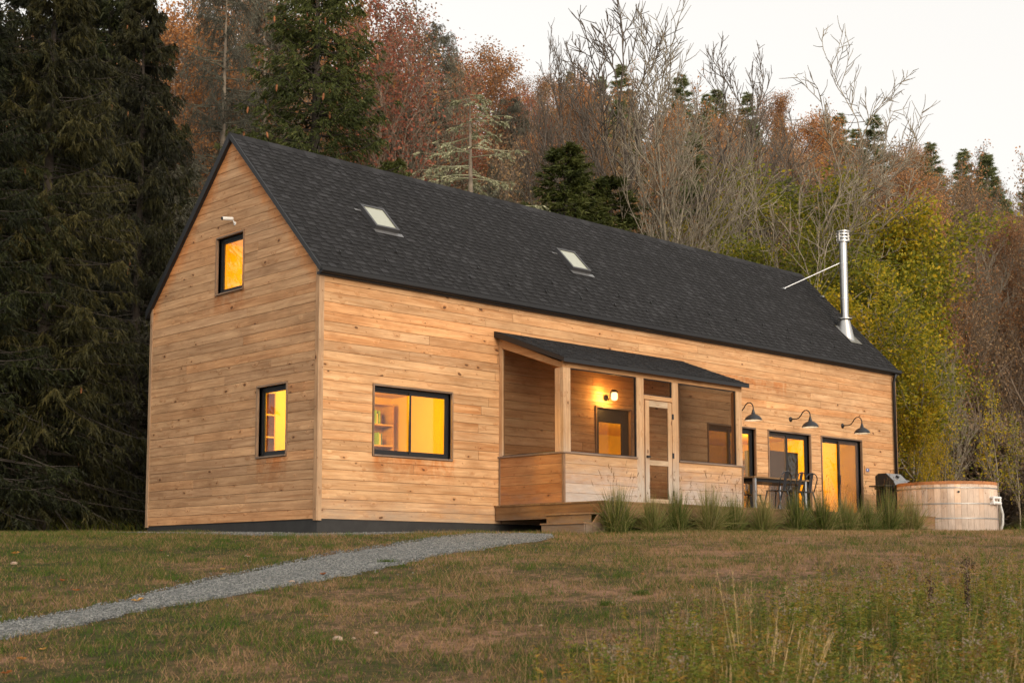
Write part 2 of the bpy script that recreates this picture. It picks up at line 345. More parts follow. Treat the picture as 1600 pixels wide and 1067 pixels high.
M['golden'] = leafmat('goldenrod_leaves', [(.055, .09, .012), (.125, .165, .022), (.215, .20, .028), (.34, .19, .035)], .35, pos_scale=1.2)
M['plume'] = leafmat('seed_plume', [(.11, .06, .022), (.19, .11, .035), (.23, .16, .09), (.30, .24, .17)], .35, pos_scale=2)
M['orn'] = leafmat('ornamental_grass', [(.045, .068, .012), (.095, .125, .024), (.17, .19, .045), (.30, .25, .10)], .35, pos_scale=1)
M['straw'] = leafmat('dry_stalk', [(.30, .18, .075), (.50, .33, .15), (.62, .45, .22)], .3)
M['cone'] = simple('spruce_cone', (.30, .12, .045), .8, 0, .3, 12, .4)

# ------------------------------------------------------------------ terrain
Fh = (math.sin(YAW), math.cos(YAW)); Rh = (math.cos(YAW), -math.sin(YAW))
TK = np.array([-400, -10, 0, 8, 11, 16, 20, 24, 26, 30, 36, 44, 2000.]); ZK = np.array([-6, -2.6, -2.35, -2.0, -1.75, -1.15, -.72, -.36, -.23, -.15, -.10, -.05, -.05])
AK = np.array([-2, -.5, -.2, -.09, 0, .14, .23, .30, .365, .6, 2]); RK = np.array([.30, .31, .31, .295, .262, .240, .222, .204, .186, .16, .1])
def ts(x, y): dx = x-CAMP[0]; dy = y-CAMP[1]; return dx*Fh[0]+dy*Fh[1], dx*Rh[0]+dy*Rh[1]
def xy(t, s): return CAMP[0]+Fh[0]*t+Rh[0]*s, CAMP[1]+Fh[1]*t+Rh[1]*s
def ground_np(x, y):
    t, s = ts(x, y)
    z = np.interp(t, TK, ZK)
    # a smoother reading of the profile
    z = (z+np.interp(t-1.3, TK, ZK)+np.interp(t+1.3, TK, ZK))/3
    z = z+.035*np.sin(x*.9+y*.35)*np.sin(y*.7-x*.2)*np.clip((26-t)/6, 0, 1)
    a = s/np.maximum(t, 20)
    zr = np.interp(a, AK, RK)*115
    u = np.clip((t-45)/70, 0, 1.25); u = np.where(u < .15, u*u/.3, u-.075)
    hill = zr*np.minimum(u, 1.0)
    hill = hill+np.where(t > 50, 1.2*np.sin(x*.11)*np.cos(y*.13), 0)*np.clip((t-50)/20, 0, 1)
    return z+hill
def gz(x, y): return float(ground_np(np.array([x]), np.array([y]))[0])
def at(u, t):    # where a line of sight u (picture px of the 1600 wide photograph) stands t metres out
    return xy(t, (u-800)/2192.5*t)
tr_ = np.concatenate([np.linspace(-300, -10, 10), np.arange(0, 40, .4), np.arange(40, 60, 1), np.arange(60, 160, 4), np.linspace(165, 900, 14)])
ar_ = np.linspace(-1.0, 1.0, 161)
TT, AA = np.meshgrid(tr_, ar_, indexing='ij'); SS = AA*np.maximum(np.abs(TT)*1.0, 0)+AA*60
SS = AA*(14+np.abs(TT)*.9)
X_, Y_ = xy(TT, SS); Z_ = ground_np(X_, Y_)
nT, nA = TT.shape; idx = np.arange(nT*nA).reshape(nT, nA)
Fq = np.stack([idx[:-1, :-1], idx[:-1, 1:], idx[1:, 1:], idx[1:, :-1]], -1).reshape(-1, 4)
g = obj('ground', to_mesh('ground', np.stack([X_, Y_, Z_], -1).reshape(-1, 3), Fq[:, ::-1].copy(), M['ground'], smooth=True)); tag(g, 'sloping lawn of mown green and brown grass rising to the wooded hill', kind='structure')

# gravel path and gravel margin by the house
def ray_ground(u, v):
    # walk along the sight line of a photograph pixel until it meets the slope
    f = 2192.5; yp = (v-533.5-121.088)/f; xp = (u-800)/f
    cp, sp = math.cos(PITCH), math.sin(PITCH)
    dt = cp+sp*yp; dz = sp-cp*yp; ds = xp
    k = 4.0
    while k < 60:
        x, y = xy(dt*k, ds*k)
        if CAMP[2]+dz*k < gz(x, y): break
        k += .05
    return x, y
up = [(862, 836), (800, 834), (755, 834), (700, 838), (650, 845), (600, 853), (500, 868), (400, 890), (300, 911), (200, 936), (100, 960), (0, 973), (-120, 990)]
lw = [(866, 841), (845, 846), (800, 852), (750, 860), (690, 868), (640, 880), (540, 902), (430, 920), (330, 938), (240, 953), (150, 972), (30, 996), (-100, 1018)]
def resample(P, n):
    P = np.array(P); d = np.concatenate([[0], np.cumsum(np.hypot(*np.diff(P, axis=0).T))]); q = np.linspace(0, d[-1], n)
    return np.stack([np.interp(q, d, P[:, 0]), np.interp(q, d, P[:, 1])], -1)
A1 = resample([ray_ground(*p) for p in up], 110); B1 = resample([ray_ground(*p) for p in lw], 110)
for i in range(110):
    w = .05+.04*(i/110)
    A1[i] += np.array([mnoise.noise(Vector((i*.37, 1, 0))), mnoise.noise(Vector((i*.37, 5, 0)))])*w*2
    B1[i] += np.array([mnoise.noise(Vector((i*.41, 9, 0))), mnoise.noise(Vector((i*.41, 15, 0)))])*w*2
def drape(name, A, B, lift, mat, m=8):
    n = len(A); V = []; F = []
    for i in range(n):
        for j in range(m+1):
            p = A[i]*(1-j/m)+B[i]*(j/m); e = min(j, m-j)/m
            V.append((p[0], p[1], gz(p[0], p[1])+lift*(1 if e > 0 else -.6)))
    for i in range(n-1):
        for j in range(m): F.append((i*(m+1)+j, i*(m+1)+j+1, (i+1)*(m+1)+j+1, (i+1)*(m+1)+j))
    me = to_mesh(name, V, F, mat, smooth=True)
    return obj(name, me)
pth = drape('gravel_path', A1, B1, .022, M['gravel']); tag(pth, 'curving crushed grey gravel path crossing the lawn to the steps', kind='structure')
mg0 = np.array([(-2.0, 7.4), (-1.7, 4), (-1.45, 2), (-1.2, .4), (-.75, -.7), (.4, -.85), (1.5, -.75), (3, -.6), (4.3, -.6)]); mg1 = np.array([(.04, 6.8), (.04, 4), (.04, 2), (.04, .6), (.04, .04), (.6, .04), (1.5, .04), (3, .04), (4.3, .04)])
A2 = resample(mg0, 60); B2 = resample(mg1, 60)
for i in range(60): A2[i] += np.array([mnoise.noise(Vector((i*.5, 2, 7))), mnoise.noise(Vector((i*.5, 6, 7)))])*.16
mgn = drape('gravel_margin', A2, B2, .022, M['gravel'], 6); tag(mgn, 'strip of crushed grey gravel along the foot of the house walls', kind='structure')

def blades(n_pts, P, h, w, lean, shade, base_z=None, segs=1):
    """P (n,2) positions -> one triangle (or a bent ribbon) per blade"""
    n = len(P); z = ground_np(P[:, 0], P[:, 1]) if base_z is None else base_z
    az = RNG.uniform(0, 2*PI, n); az2 = RNG.uniform(0, 2*PI, n)
    wx = np.cos(az)*w/2; wy = np.sin(az)*w/2; lx = np.cos(az2)*lean*h; ly = np.sin(az2)*lean*h
    if segs == 1:
        V = np.empty((n, 3, 3)); V[:, 0] = np.stack([P[:, 0]-wx, P[:, 1]-wy, z-.01], -1); V[:, 1] = np.stack([P[:, 0]+wx, P[:, 1]+wy, z-.01], -1)
        V[:, 2] = np.stack([P[:, 0]+lx, P[:, 1]+ly, z+h], -1)
        return V.reshape(-1, 3), np.arange(n*3).reshape(n, 3), np.repeat(shade, 3)
    V = np.empty((n, 5, 3))
    V[:, 0] = np.stack([P[:, 0]-wx, P[:, 1]-wy, z-.01], -1); V[:, 1] = np.stack([P[:, 0]+wx, P[:, 1]+wy, z-.01], -1)
    mx = P[:, 0]+lx*.3; my = P[:, 1]+ly*.3
    V[:, 2] = np.stack([mx+wx*.8, my+wy*.8, z+h*.6], -1); V[:, 3] = np.stack([mx-wx*.8, my-wy*.8, z+h*.6], -1)
    V[:, 4] = np.stack([P[:, 0]+lx, P[:, 1]+ly, z+h], -1)
    b = np.arange(n)[:, None]*5
    F = np.concatenate([b+np.array([[0, 1, 2]]), b+np.array([[0, 2, 3]]), b+np.array([[3, 2, 4]])], 0)
    return V.reshape(-1, 3), F, np.repeat(shade, 5)
def in_path(x, y, A, B):
    """inside the strip, with a ragged edge"""
    x = x+RNG.normal(0, .045, len(x)); y = y+RNG.normal(0, .045, len(x)); P_ = np.concatenate([A, B[::-1]]); ins = np.zeros(len(x), bool); j = len(P_)-1
    for i in range(len(P_)):
        (xi, yi), (xj, yj) = P_[i], P_[j]
        if yi != yj: ins ^= ((yi > y) != (yj > y)) & (x < (xj-xi)*(y-yi)/(yj-yi)+xi)
        j = i
    return ins
def field(n, t0, t1, a0, a1, power=1.0):
    t = t0+(t1-t0)*RNG.uniform(0, 1, n)**power; a = RNG.uniform(a0, a1, n); return np.stack(xy(t, a*t), -1)
def keep_lawn(P):
    x, y = P.T; ok = ~in_path(x, y, A1, B1)
    ok &= ~((x > -.62) & (x < 4.3) & (y > -.5)) & ~((x > 0) & (x < 19.7) & (y > -.02)) & ~((x > 3.7) & (x < 16.5) & (y > -3.05)) & ~(np.hypot(x-17.95, y+2.65) < 1.3)
    return P[ok]
P = keep_lawn(field(330000, 8.2, 30, -.42, .44, .85))
cn = np.sin(P[:, 0]*11+3*np.sin(P[:, 1]*5.3))*np.sin(P[:, 1]*12.7+3*np.sin(P[:, 0]*4.1))+.6*np.sin(P[:, 0]*3.1+2*np.sin(P[:, 1]*2.3))*np.sin(P[:, 1]*3.7)
P = P[cn+RNG.normal(0, .45, len(P)) > -.35]
tcol = ts(P[:, 0], P[:, 1])[0]
hh = RNG.uniform(.02, .070, len(P))*(1+.5*np.sin(P[:, 0]*2.1)*np.sin(P[:, 1]*1.7)); V, F, S = blades(0, P, hh, RNG.uniform(.006, .014, len(P)), RNG.uniform(.3, 1.4, len(P)), RNG.uniform(0, 1, len(P)))
lg = obj('lawn_grass', to_mesh('lawn_grass', V, F, M['grass'], S)); tag(lg, 'short mown grass covering the slope in green and brown patches', 'grass', kind='stuff')
P = keep_lawn(field(60000, 28, 44, -.42, .46)); V, F, S = blades(0, P, RNG.uniform(.03, .08, len(P)), RNG.uniform(.015, .03, len(P)), RNG.uniform(.3, 1.2, len(P)), RNG.uniform(0, 1, len(P)))
lg = obj('far_lawn_grass', to_mesh('far_lawn_grass', V, F, M['grass'], S)); tag(lg, 'grass between the house and the foot of the wood', 'grass', kind='stuff')
# a few lusher tufts
cl = []
for k in range(420):
    c = field(1, 9, 27, -.4, .42)[0]; n = random.randint(25, 70); cl.append(c+RNG.normal(0, random.uniform(.05, .16), (n, 2)))
P = keep_lawn(np.concatenate(cl)); V, F, S = blades(0, P, RNG.uniform(.03, .095, len(P)), RNG.uniform(.006, .012, len(P)), RNG.uniform(.2, .9, len(P)), RNG.uniform(-.5, .4, len(P)))
lg = obj('lush_tufts', to_mesh('lush_tufts', V, F, M['grass'], S)); tag(lg, 'lusher green tufts scattered over the mown lawn', 'grass', kind='stuff')
# gravel stones
def pebbles(name, P, rmin, rmax, label):
    n = len(P); z = ground_np(P[:, 0], P[:, 1])+.022
    O = np.array([[1, 0, 0], [0, 1, 0], [-1, 0, 0], [0, -1, 0], [0, 0, .8], [0, 0, -.8]], float)
    r = RNG.uniform(rmin, rmax, (n, 1, 1)); an = RNG.uniform(0, PI, n); c, s = np.cos(an), np.sin(an)
    O2 = O[None]*r*RNG.uniform(.6, 1.35, (n, 6, 1)); x = O2[..., 0]*c[:, None]-O2[..., 1]*s[:, None]; y = O2[..., 0]*s[:, None]+O2[..., 1]*c[:, None]
    V = np.stack([x+P[:, 0:1], y+P[:, 1:2], O2[..., 2]+z[:, None]], -1).reshape(-1, 3)
    f = np.array([[0, 1, 4], [1, 2, 4], [2, 3, 4], [3, 0, 4], [1, 0, 5], [2, 1, 5], [3, 2, 5], [0, 3, 5]])
    F = (np.arange(n)[:, None, None]*6+f[None]).reshape(-1, 3)
    o = obj(name, to_mesh(name, V, F, M['pebble'], np.repeat(RNG.uniform(0, 1, n), 6))); tag(o, label, 'gravel', kind='stuff')
i = RNG.integers(0, 109, 15000); j = np.where(RNG.uniform(0, 1, 15000) < .95, RNG.uniform(-.03, 1.03, 15000), RNG.normal(.5, .42, 15000))[:, None]; k_ = RNG.uniform(0, 1, 15000)[:, None]
P = (A1[i]*(1-j)+B1[i]*j)*(1-k_)+(A1[i+1]*(1-j)+B1[i+1]*j)*k_
pebbles('path_stones', P, .006, .014, 'loose crushed stones lying on the curving path')
i = RNG.integers(0, 59, 4500); j = RNG.uniform(-.1, 1, 4500)[:, None]; pebbles('margin_stones', A2[i]*(1-j)+B2[i]*j+RNG.normal(0, .03, (4500, 2)), .007, .017, 'loose crushed stones along the foot of the house')

# ------------------------------------------------------------------ the house
KR = (7.801-4.613)/(3.05+.086); HE = 4.613; LX = 19.649; WY = 6.1; CRS = .181
def zroof(y): return HE+KR*(min(y, WY-y)+.086)
house = empty('house', (0, 0, -.2), 'long timber-clad barn house with steep black shingle roof and amber-lit windows', 'house')
HL = (0, 0, .2)   # parts are written in world coordinates, the house stands at -0.2
def part(mb, name, mat, parent=None, **kw):
    root = parent or house
    o = mb.build(name, mat, root, **kw)
    if root is house: o.location = HL
    return o
FW = [(1.28, 3.215, 1.233, 2.53), (7.40, 8.50, .40, 2.60), (11.30, 13.13, .40, 2.51), (13.69, 15.48, .40, 2.51), (16.0, 17.87, .40, 2.51)]
GW = [(.996, 1.96, 1.222, 2.55), (2.555, 3.52, 4.585, 5.715)]
def subtract(rects, o):
    out = []
    for (a, b, c, d) in rects:
        if b <= o[0] or a >= o[1] or d <= o[2] or c >= o[3]: out.append((a, b, c, d)); continue
        if a < o[0]: out.append((a, o[0], c, d))
        if b > o[1]: out.append((o[1], b, c, d))
        m0, m1 = max(a, o[0]), min(b, o[1])
        if c < o[2]: out.append((m0, m1, c, o[2]))
        if d > o[3]: out.append((m0, m1, o[3], d))
    return out
def groups(rects):
    """rectangles that touch each other form one plank"""
    rects = list(rects); gs = []
    while rects:
        g_ = [rects.pop()]; ch = True
        while ch:
            ch = False
            for r in rects[:]:
                if any(r[0] <= q[1]+1e-6 and r[1] >= q[0]-1e-6 and r[2] <= q[3]+1e-6 and r[3] >= q[2]-1e-6 and not (abs(r[0]-q[1]) < 1e-6 and min(r[3], q[3])-max(r[2], q[2]) < 1e-4) for q in g_):
                    g_.append(r); rects.remove(r); ch = True
        gs.append(g_)
    return gs
def clipgable(poly):
    def clip(P, f):
        out = []
        for i in range(len(P)):
            a, b = P[i], P[(i+1) % len(P)]; fa, fb = f(a), f(b)
            if fa >= 0: out.append(a)
            if (fa < 0) != (fb < 0):
                k = fa/(fa-fb); out.append((a[0]+(b[0]-a[0])*k, a[1]+(b[1]-a[1])*k))
        return out
    m = .06
    P = clip(poly, lambda p: HE+KR*(p[0]+.086)-m-p[1]); 
    if P: P = clip(P, lambda p: HE+KR*(WY-p[0]+.086)-m-p[1])
    return P
GAP = .007
# wall cores
mb = MB()
for (a, b, c, d) in subtract(subtract([(0.03, WY-.03, 0, HE-.05)], GW[0]), GW[1]): mb.box(.035, .16, a, b, c, d)
rr = subtract([(0.0, WY, HE-.05, 7.9)], GW[1])
for (a, b, c, d) in rr:
    Pp = clipgable([(a, c), (b, c), (b, d), (a, d)])
    if len(Pp) > 2: mb.prism([(.035, p[0], p[1]) for p in Pp], (.125, 0, 0))
wg = part(mb, 'gable_wall', M['blackm'])
mb = MB(); rects = [(.17, LX-.03, 0, HE-.02)]
for o_ in FW: rects = [r for q in rects for r in subtract([q], o_)]
for (a, b, c, d) in rects: mb.box(a, b, .035, .15, c, d)
wf = part(mb, 'long_wall', M['blackm'])
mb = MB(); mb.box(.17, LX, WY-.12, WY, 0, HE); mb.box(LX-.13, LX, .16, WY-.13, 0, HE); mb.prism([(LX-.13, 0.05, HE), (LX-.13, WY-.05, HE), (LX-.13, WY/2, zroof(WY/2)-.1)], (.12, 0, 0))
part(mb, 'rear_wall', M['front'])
mb = MB(); mb.box(.02, LX-.02, .02, WY-.02, -.6, -.002); part(mb, 'foundation', M['darkgrey'])
def plank_row(z0, z1, a0, a1, minl, maxl, openings):
    cuts = [a0]; 
    x = a0+random.uniform(minl*.4, maxl)
    while x < a1-minl*.4: cuts.append(x); x += random.uniform(minl, maxl)
    cuts.append(a1); out = []
    for i in range(len(cuts)-1):
        r = [(cuts[i]+(GAP/2 if i else 0), cuts[i+1]-(GAP/2 if i < len(cuts)-2 else 0), z0+GAP/2, z1-GAP/2)]
        for o_ in openings: r = [q for w in r for q in subtract([w], o_)]
        out += groups(r)
    return out
CT = .052
nrow = int(7.75/CRS)+1
for i in range(nrow):
    z0 = i*CRS; z1 = min(z0+CRS, 7.9); ws = max(0, (z0-HE)/KR-.09)
    for g_ in plank_row(z0, z1, .095+ws*.98, WY-.095-ws*.98, 3.2, 5.6, [(o_[0]-CT+.012, o_[1]+CT-.012, o_[2]-CT+.012, o_[3]+CT-.012) for o_ in GW]) if ws < 3 else [[(2.9, 3.2, z0, z1)]]:
        mb = MB(); d = random.uniform(0, .004)
        for (a, b, c, dd) in g_:
            Pp = clipgable([(a-(.2 if z1 > HE and a < ws+.12 else 0), c), (b+(.2 if z1 > HE and b > WY-ws-.12 else 0), c), (b+(.2 if z1 > HE and b > WY-ws-.12 else 0), dd), (a-(.2 if z1 > HE and a < ws+.12 else 0), dd)])
            if len(Pp) > 2: mb.prism([(.02-d*.5, p[0], p[1]) for p in Pp], (-.02-d, 0, 0))
        if mb.v: part(mb, 'plank', M['gable'], wg)
for i in range(26):
    z0 = i*CRS; z1 = min(z0+CRS, HE-.03)
    if z1-z0 < .04: continue
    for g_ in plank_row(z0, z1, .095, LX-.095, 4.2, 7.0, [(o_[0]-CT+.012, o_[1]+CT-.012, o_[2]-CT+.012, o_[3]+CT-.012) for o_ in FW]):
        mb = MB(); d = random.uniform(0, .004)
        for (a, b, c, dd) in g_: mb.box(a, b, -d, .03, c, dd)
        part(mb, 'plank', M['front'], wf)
for (x0, x1, y0, y1, zt) in [(-.022, .03, .0, .09, zroof(.05)-.12), (-.0245, .09, -.024, -.001, HE-.06), (-.022, .03, WY-.09, WY, zroof(.05)-.12), (LX-.09, LX+.02, -.024, .0, HE-.06)]:
    part(MB().box(x0, x1, y0, y1, -.03, zt), 'corner_board', M['trim'], bevel=.003)

# windows
def window(plane, o_, kind='fixed', sill=True, screen_side=None):
    """plane 'f': long wall (y=0, looking to -y); 'g': gable (x=0)"""
    a0, a1, z0, z1 = o_
    def bx(mb, p0, p1, d0, d1, q0, q1):   # p: along the wall, d: depth into the house, q: height
        if plane == 'f': mb.box(p0, p1, d0, d1, q0, q1)
        else: mb.box(d0, d1, p0, p1, q0, q1)
        return mb
    fw = .055
    mb = MB(); bx(mb, a0, a1, .085, .15, z0, z0+fw); bx(mb, a0, a1, .085, .15, z1-fw, z1); bx(mb, a0, a0+fw, .085, .15, z0+fw, z1-fw); bx(mb, a1-fw, a1, .085, .15, z0+fw, z1-fw)
    w = part(mb, 'window' if kind != 'door' else 'sliding_door', M['black'], bevel=.002)
    # casing (wood lining of the opening)
    def sub(nm, mb, mat): 
        return mb.build(nm, mat, w)
    cw = .03; pr = -.022
    sub('casing', bx(MB(), a0-cw, a0, pr, .085, z0-cw, z1+cw), M['casing_v']); sub('casing', bx(MB(), a1, a1+cw, pr, .085, z0-cw, z1+cw), M['casing_v'])
    sub('head_casing', bx(MB(), a0-.0001, a1+.0001, pr-.004, .084, z1, z1+cw), M['casing'])
    if kind != 'door': sub('sill', bx(MB(), a0-.0001, a1+.0001, pr-.012, .084, z0-cw, z0), M['casing'])
    if kind == 'door_single':
        pass
    if kind in ('slider', 'door'):
        m = (a0+a1)/2
        for s_, (p0, p1, d) in enumerate([(a0+fw, m+.035, .118), (m-.035, a1-fw, .092)]):
            mb = MB(); q0, q1 = z0+fw, z1-fw; f2 = .05 if kind == 'slider' else .07
            bx(mb, p0, p1, d, d+.022, q0, q0+f2); bx(mb, p0, p1, d, d+.022, q1-f2, q1); bx(mb, p0, p0+f2, d, d+.022, q0+f2, q1-f2); bx(mb, p1-f2, p1, d, d+.022, q0+f2, q1-f2)
            sub('sash', mb, M['black']); sub('pane', bx(MB(), p0+f2, p1-f2, d+.008, d+.013, q0+f2, q1-f2), M['glass'])
            if screen_side == s_: sub('insect_screen', bx(MB(), p0+.01, p1-.01, d-.012, d-.0105, q0, q1), M['screen_w'])
        if kind == 'door':
            sub('handle', bx(MB(), m-.015, m+.015, .06, .09, z0+.9, z0+1.15), M['black'])
    else:
        d = .10; f2 = .045; q0, q1, p0, p1 = z0+fw, z1-fw, a0+fw, a1-fw
        mb = MB(); bx(mb, p0, p1, d, d+.03, q0, q0+f2); bx(mb, p0, p1, d, d+.03, q1-f2, q1); bx(mb, p0, p0+f2, d, d+.03, q0+f2, q1-f2); bx(mb, p1-f2, p1, d, d+.03, q0+f2, q1-f2)
        sub('sash', mb, M['black']); sub('pane', bx(MB(), p0+f2, p1-f2, d+.01, d+.016, q0+f2, q1-f2), M['glass'])
    return w
M['screen_w'] = mk_screen('sliding_door_screen', .38, (.16, .12, .10))
window('g', GW[0]); window('g', GW[1]); window('f', FW[0], 'slider')
window('f', FW[2], 'door'); window('f', FW[3], 'door', screen_side=0); window('f', FW[4], 'door', screen_side=1)
# entrance door behind the porch
a0, a1, z0, z1 = FW[1]
mb = MB().box(a0, a0+.14, .05, .1, z0, z1).box(a1-.20, a1, .05, .1, z0, z1).box(a0+.14, a1-.20, .05, .1, z1-.30, z1).box(a0+.14, a1-.20, .05, .1, z0, z0+.3)
ed = part(mb, 'entrance_door', M['black'], bevel=.003)
MB().box(a0+.14, a1-.20, .07, .078, z0+.3, z1-.3).build('pane', M['glass'], ed)
MB().box(a0-.035, a0, -.03, .05, z0, z1+.035).build('casing', M['casing_v'], ed); MB().box(a1, a1+.035, -.03, .05, z0, z1+.035).build('casing', M['casing_v'], ed)
MB().box(a0, a1, -.034, .05, z1, z1+.035).build('head_casing', M['casing'], ed)
MB().box(a0+.03, a0+.06, .0, .05, z0+.95, z0+1.15).build('handle', M['steel'], ed)
kp = part(MB().box(6.93, 7.0, -.035, 0, 1.40, 1.56), 'keypad', M['black'], bevel=.006)

# rooms behind the glass
def room(x0, x1, y0, y1, z0, z1, open_f=True, open_g=False):
    mb = MB()
    mb.box(x0, x1, y1, y1+.05, z0, z1); mb.box(x1, x1+.05, y0, y1, z0, z1)
    if not open_g: mb.box(x0-.05, x0, y0, y1, z0, z1)
    if not open_f: mb.box(x0, x1, y0-.05, y0, z0, z1)
    mb.box(x0-.05, x1+.05, y0-.03, y1+.05, z1, z1+.05)
    r = part(mb, 'interior_wall', M['plaster'])
    part(MB().box(x0-.05, x1+.05, y0-.03, y1+.05, z0-.05, z0-.001), 'interior_floor', M['intwood'])
    return r
room(.17, 4.12, .155, 3.0, .30, 2.78, open_g=True)
room(.17, 3.6, 1.75, 4.35, 3.1, 5.9, open_f=False, open_g=True)
room(6.9, 19.45, .155, 5.9, .36, 2.85)
def bookcase(x0, x1, y0, y1, z0, z1, n, books):
    b = part(MB().box(x0, x1, y1-.02, y1, z0, z1).box(x0, x0+.025, y0, y1-.02, z0, z1).box(x1-.025, x1, y0, y1-.02, z0, z1), 'bookcase', M['intwood'])
    for i in range(n+1):
        z = z0+(z1-z0-.03)*i/n; MB().box(x0+.025, x1-.025, y0, y1-.02, z, z+.03).build('shelf', M['shelf_edge'], b)
    for (fx, i, k, mat) in books:
        z = z0+(z1-z0-.03)*i/n+.03; x = x0+.03+fx*(x1-x0-.06)
        for j in range(k):
            w = random.uniform(.025, .045); h = random.uniform(.2, .3); MB().box(x, x+w*.9, y0+.03, y0+.22, z, z+h).build('book', M[mat[j % len(mat)]], b); x += w
M['shelf_edge'] = simple('shelf_board', (.58, .38, .18), .7, 0, .05)
M['book_green'] = simple('book_green', (.25, .45, .12), .6); M['book_blue'] = simple('book_blue', (.12, .2, .25), .6); M['book_cream'] = simple('book_cream', (.7, .6, .4), .6); M['book_brown'] = simple('book_brown', (.2, .1, .05), .6)
bk = ['book_green', 'book_cream', 'book_blue', 'book_green', 'book_brown']
bookcase(3.0, 3.86, 2.60, 2.98, .35, 2.6, 5, [(.45, 4, 5, bk), (.55, 3, 3, bk), (.50, 2, 6, bk), (.1, 2, 4, bk)])
bookcase(.62, .86, 2.62, 2.98, .35, 2.6, 5, [])
part(MB().box(14.7, 16.3, .95, 1.5, .37, 2.16), 'interior_cabinet', M['cab'] if 'cab' in M else simple('cabinet_grey', (.05, .04, .036), .5))
def lamp(name, loc, e, col, r=.12, parent=None):
    L = bpy.data.lights.new(name, 'POINT'); L.energy = e; L.color = col; L.shadow_soft_size = r
    o = bpy.data.objects.new(name, L); COL.objects.link(o); o.location = loc; return o
AMB = (1.0, .51, .02)
lamp('room_lamp', (1.75, 1.2, 2.5), 300, AMB, .2); lamp('room_lamp', (1.6, 3.0, 5.3), 105, AMB, .2)
for xx in (9, 12.3, 17.2): lamp('room_lamp', (xx+.3, 2.6, 2.5), 210, AMB, .2)

# roof
def roof_pt(x, s, n=0, back=False):   # s: distance up the slope from the eave, n: lift off the slope
    L = math.hypot(1, KR); y = -.086+s/L-n*KR/L; z = HE+s*KR/L+n/L
    return (x, WY-y if back else y, z)
SL = (3.05+.086)*math.hypot(1, KR)
ov = .07
mb = MB()
for back in (False, True):
    P = [roof_pt(-ov, 0, 0, back), roof_pt(-ov, SL, 0, back), (-ov, WY/2, 7.801-.2), roof_pt(-ov, 0, -.14, back)]
    P[2] = (-ov, WY/2, 7.801-(.17 if back else .11)); P[3] = (-ov, P[0][1], P[0][2]-(.16 if back else .10))
    mb.prism(P, (LX+2*ov, 0, 0))
roof = part(mb, 'roof', simple('roof_edge_black', (.012, .012, .013), .5))
EX = .14
def shingle_mesh(mbs, x0, x1, s, fn, first=False):
    th = .009
    def slab(a, b, s0, s1, n0, n1, sh):
        P = [fn(a, s0, 0), fn(b, s0, 0), fn(b, s1, 0), fn(a, s1, 0), fn(a, s0, n0), fn(b, s0, n0), fn(b, s1, n1), fn(a, s1, n1)]
        mbs.add(P, [(4, 5, 6, 7), (0, 1, 5, 4), (1, 2, 6, 5), (3, 0, 4, 7)], sh)
    b0 = random.uniform(.15, .35)
    slab(x0, x1, s, s+EX*1.05, th, .002, b0)
    x = x0+random.uniform(0, .1)
    while x < x1-.07:
        w = random.uniform(.10, .24); e = min(x+w, x1-.004)
        slab(x, e, s-.004, s+EX*.98, th+.009, .005, random.choice([random.uniform(.35, .6), random.uniform(.35, .6), random.uniform(.55, .85)]))
        x = e+random.uniform(.06, .16)
cells = []
for i in range(int(SL/EX)):
    x = -ov+.002-random.uniform(0, .9)
    while x < LX+ov-.01:
        a, b = max(x, -ov+.002), min(x+1, LX+ov-.002)
        if b-a > .03:
            p = roof_pt((a+b)/2, i*EX); cells.append(((p[0]-CAMP[0])**2+(p[1]-CAMP[1])**2, a, b, i*EX+.002))
        x += 1.0
cells.sort(); rest = MB()
for k, (d, a, b, s) in enumerate(cells):
    if k < 290:
        mb = MB(); shingle_mesh(mb, a, b-.003, s, roof_pt); mb.build('shingle', M['shingle'], roof, shade=True)
    else: shingle_mesh(rest, a, b-.003, s, roof_pt)
o = rest.build('shingle_field', M['shingle'], roof, shade=True); o['kind'] = 'stuff'
rest = MB(); bf = lambda x, s, n=0: roof_pt(x, s, n, True)
for i in range(int(SL/EX)):
    for j in range(20): shingle_mesh(rest, -ov+.002+j*.985, -ov+.985+j*.985, i*EX+.002, bf)
o = rest.build('rear_shingle_field', M['shingle'], roof, shade=True); o['kind'] = 'stuff'
rd = MB()
x = -ov
while x < LX+ov:
    e = min(x+.30, LX+ov); sh = random.uniform(.2, .8)
    rd.add([(x, WY/2-.13, 7.801-.115), (e, WY/2-.13, 7.801-.115), (e, WY/2, 7.801+.026), (x, WY/2, 7.801+.026), (e, WY/2+.13, 7.801-.115), (x, WY/2+.13, 7.801-.115)], [(0, 1, 2, 3), (3, 2, 4, 5)], sh); x = e
rd.build('ridge_cap', M['shingle'], roof, shade=True)
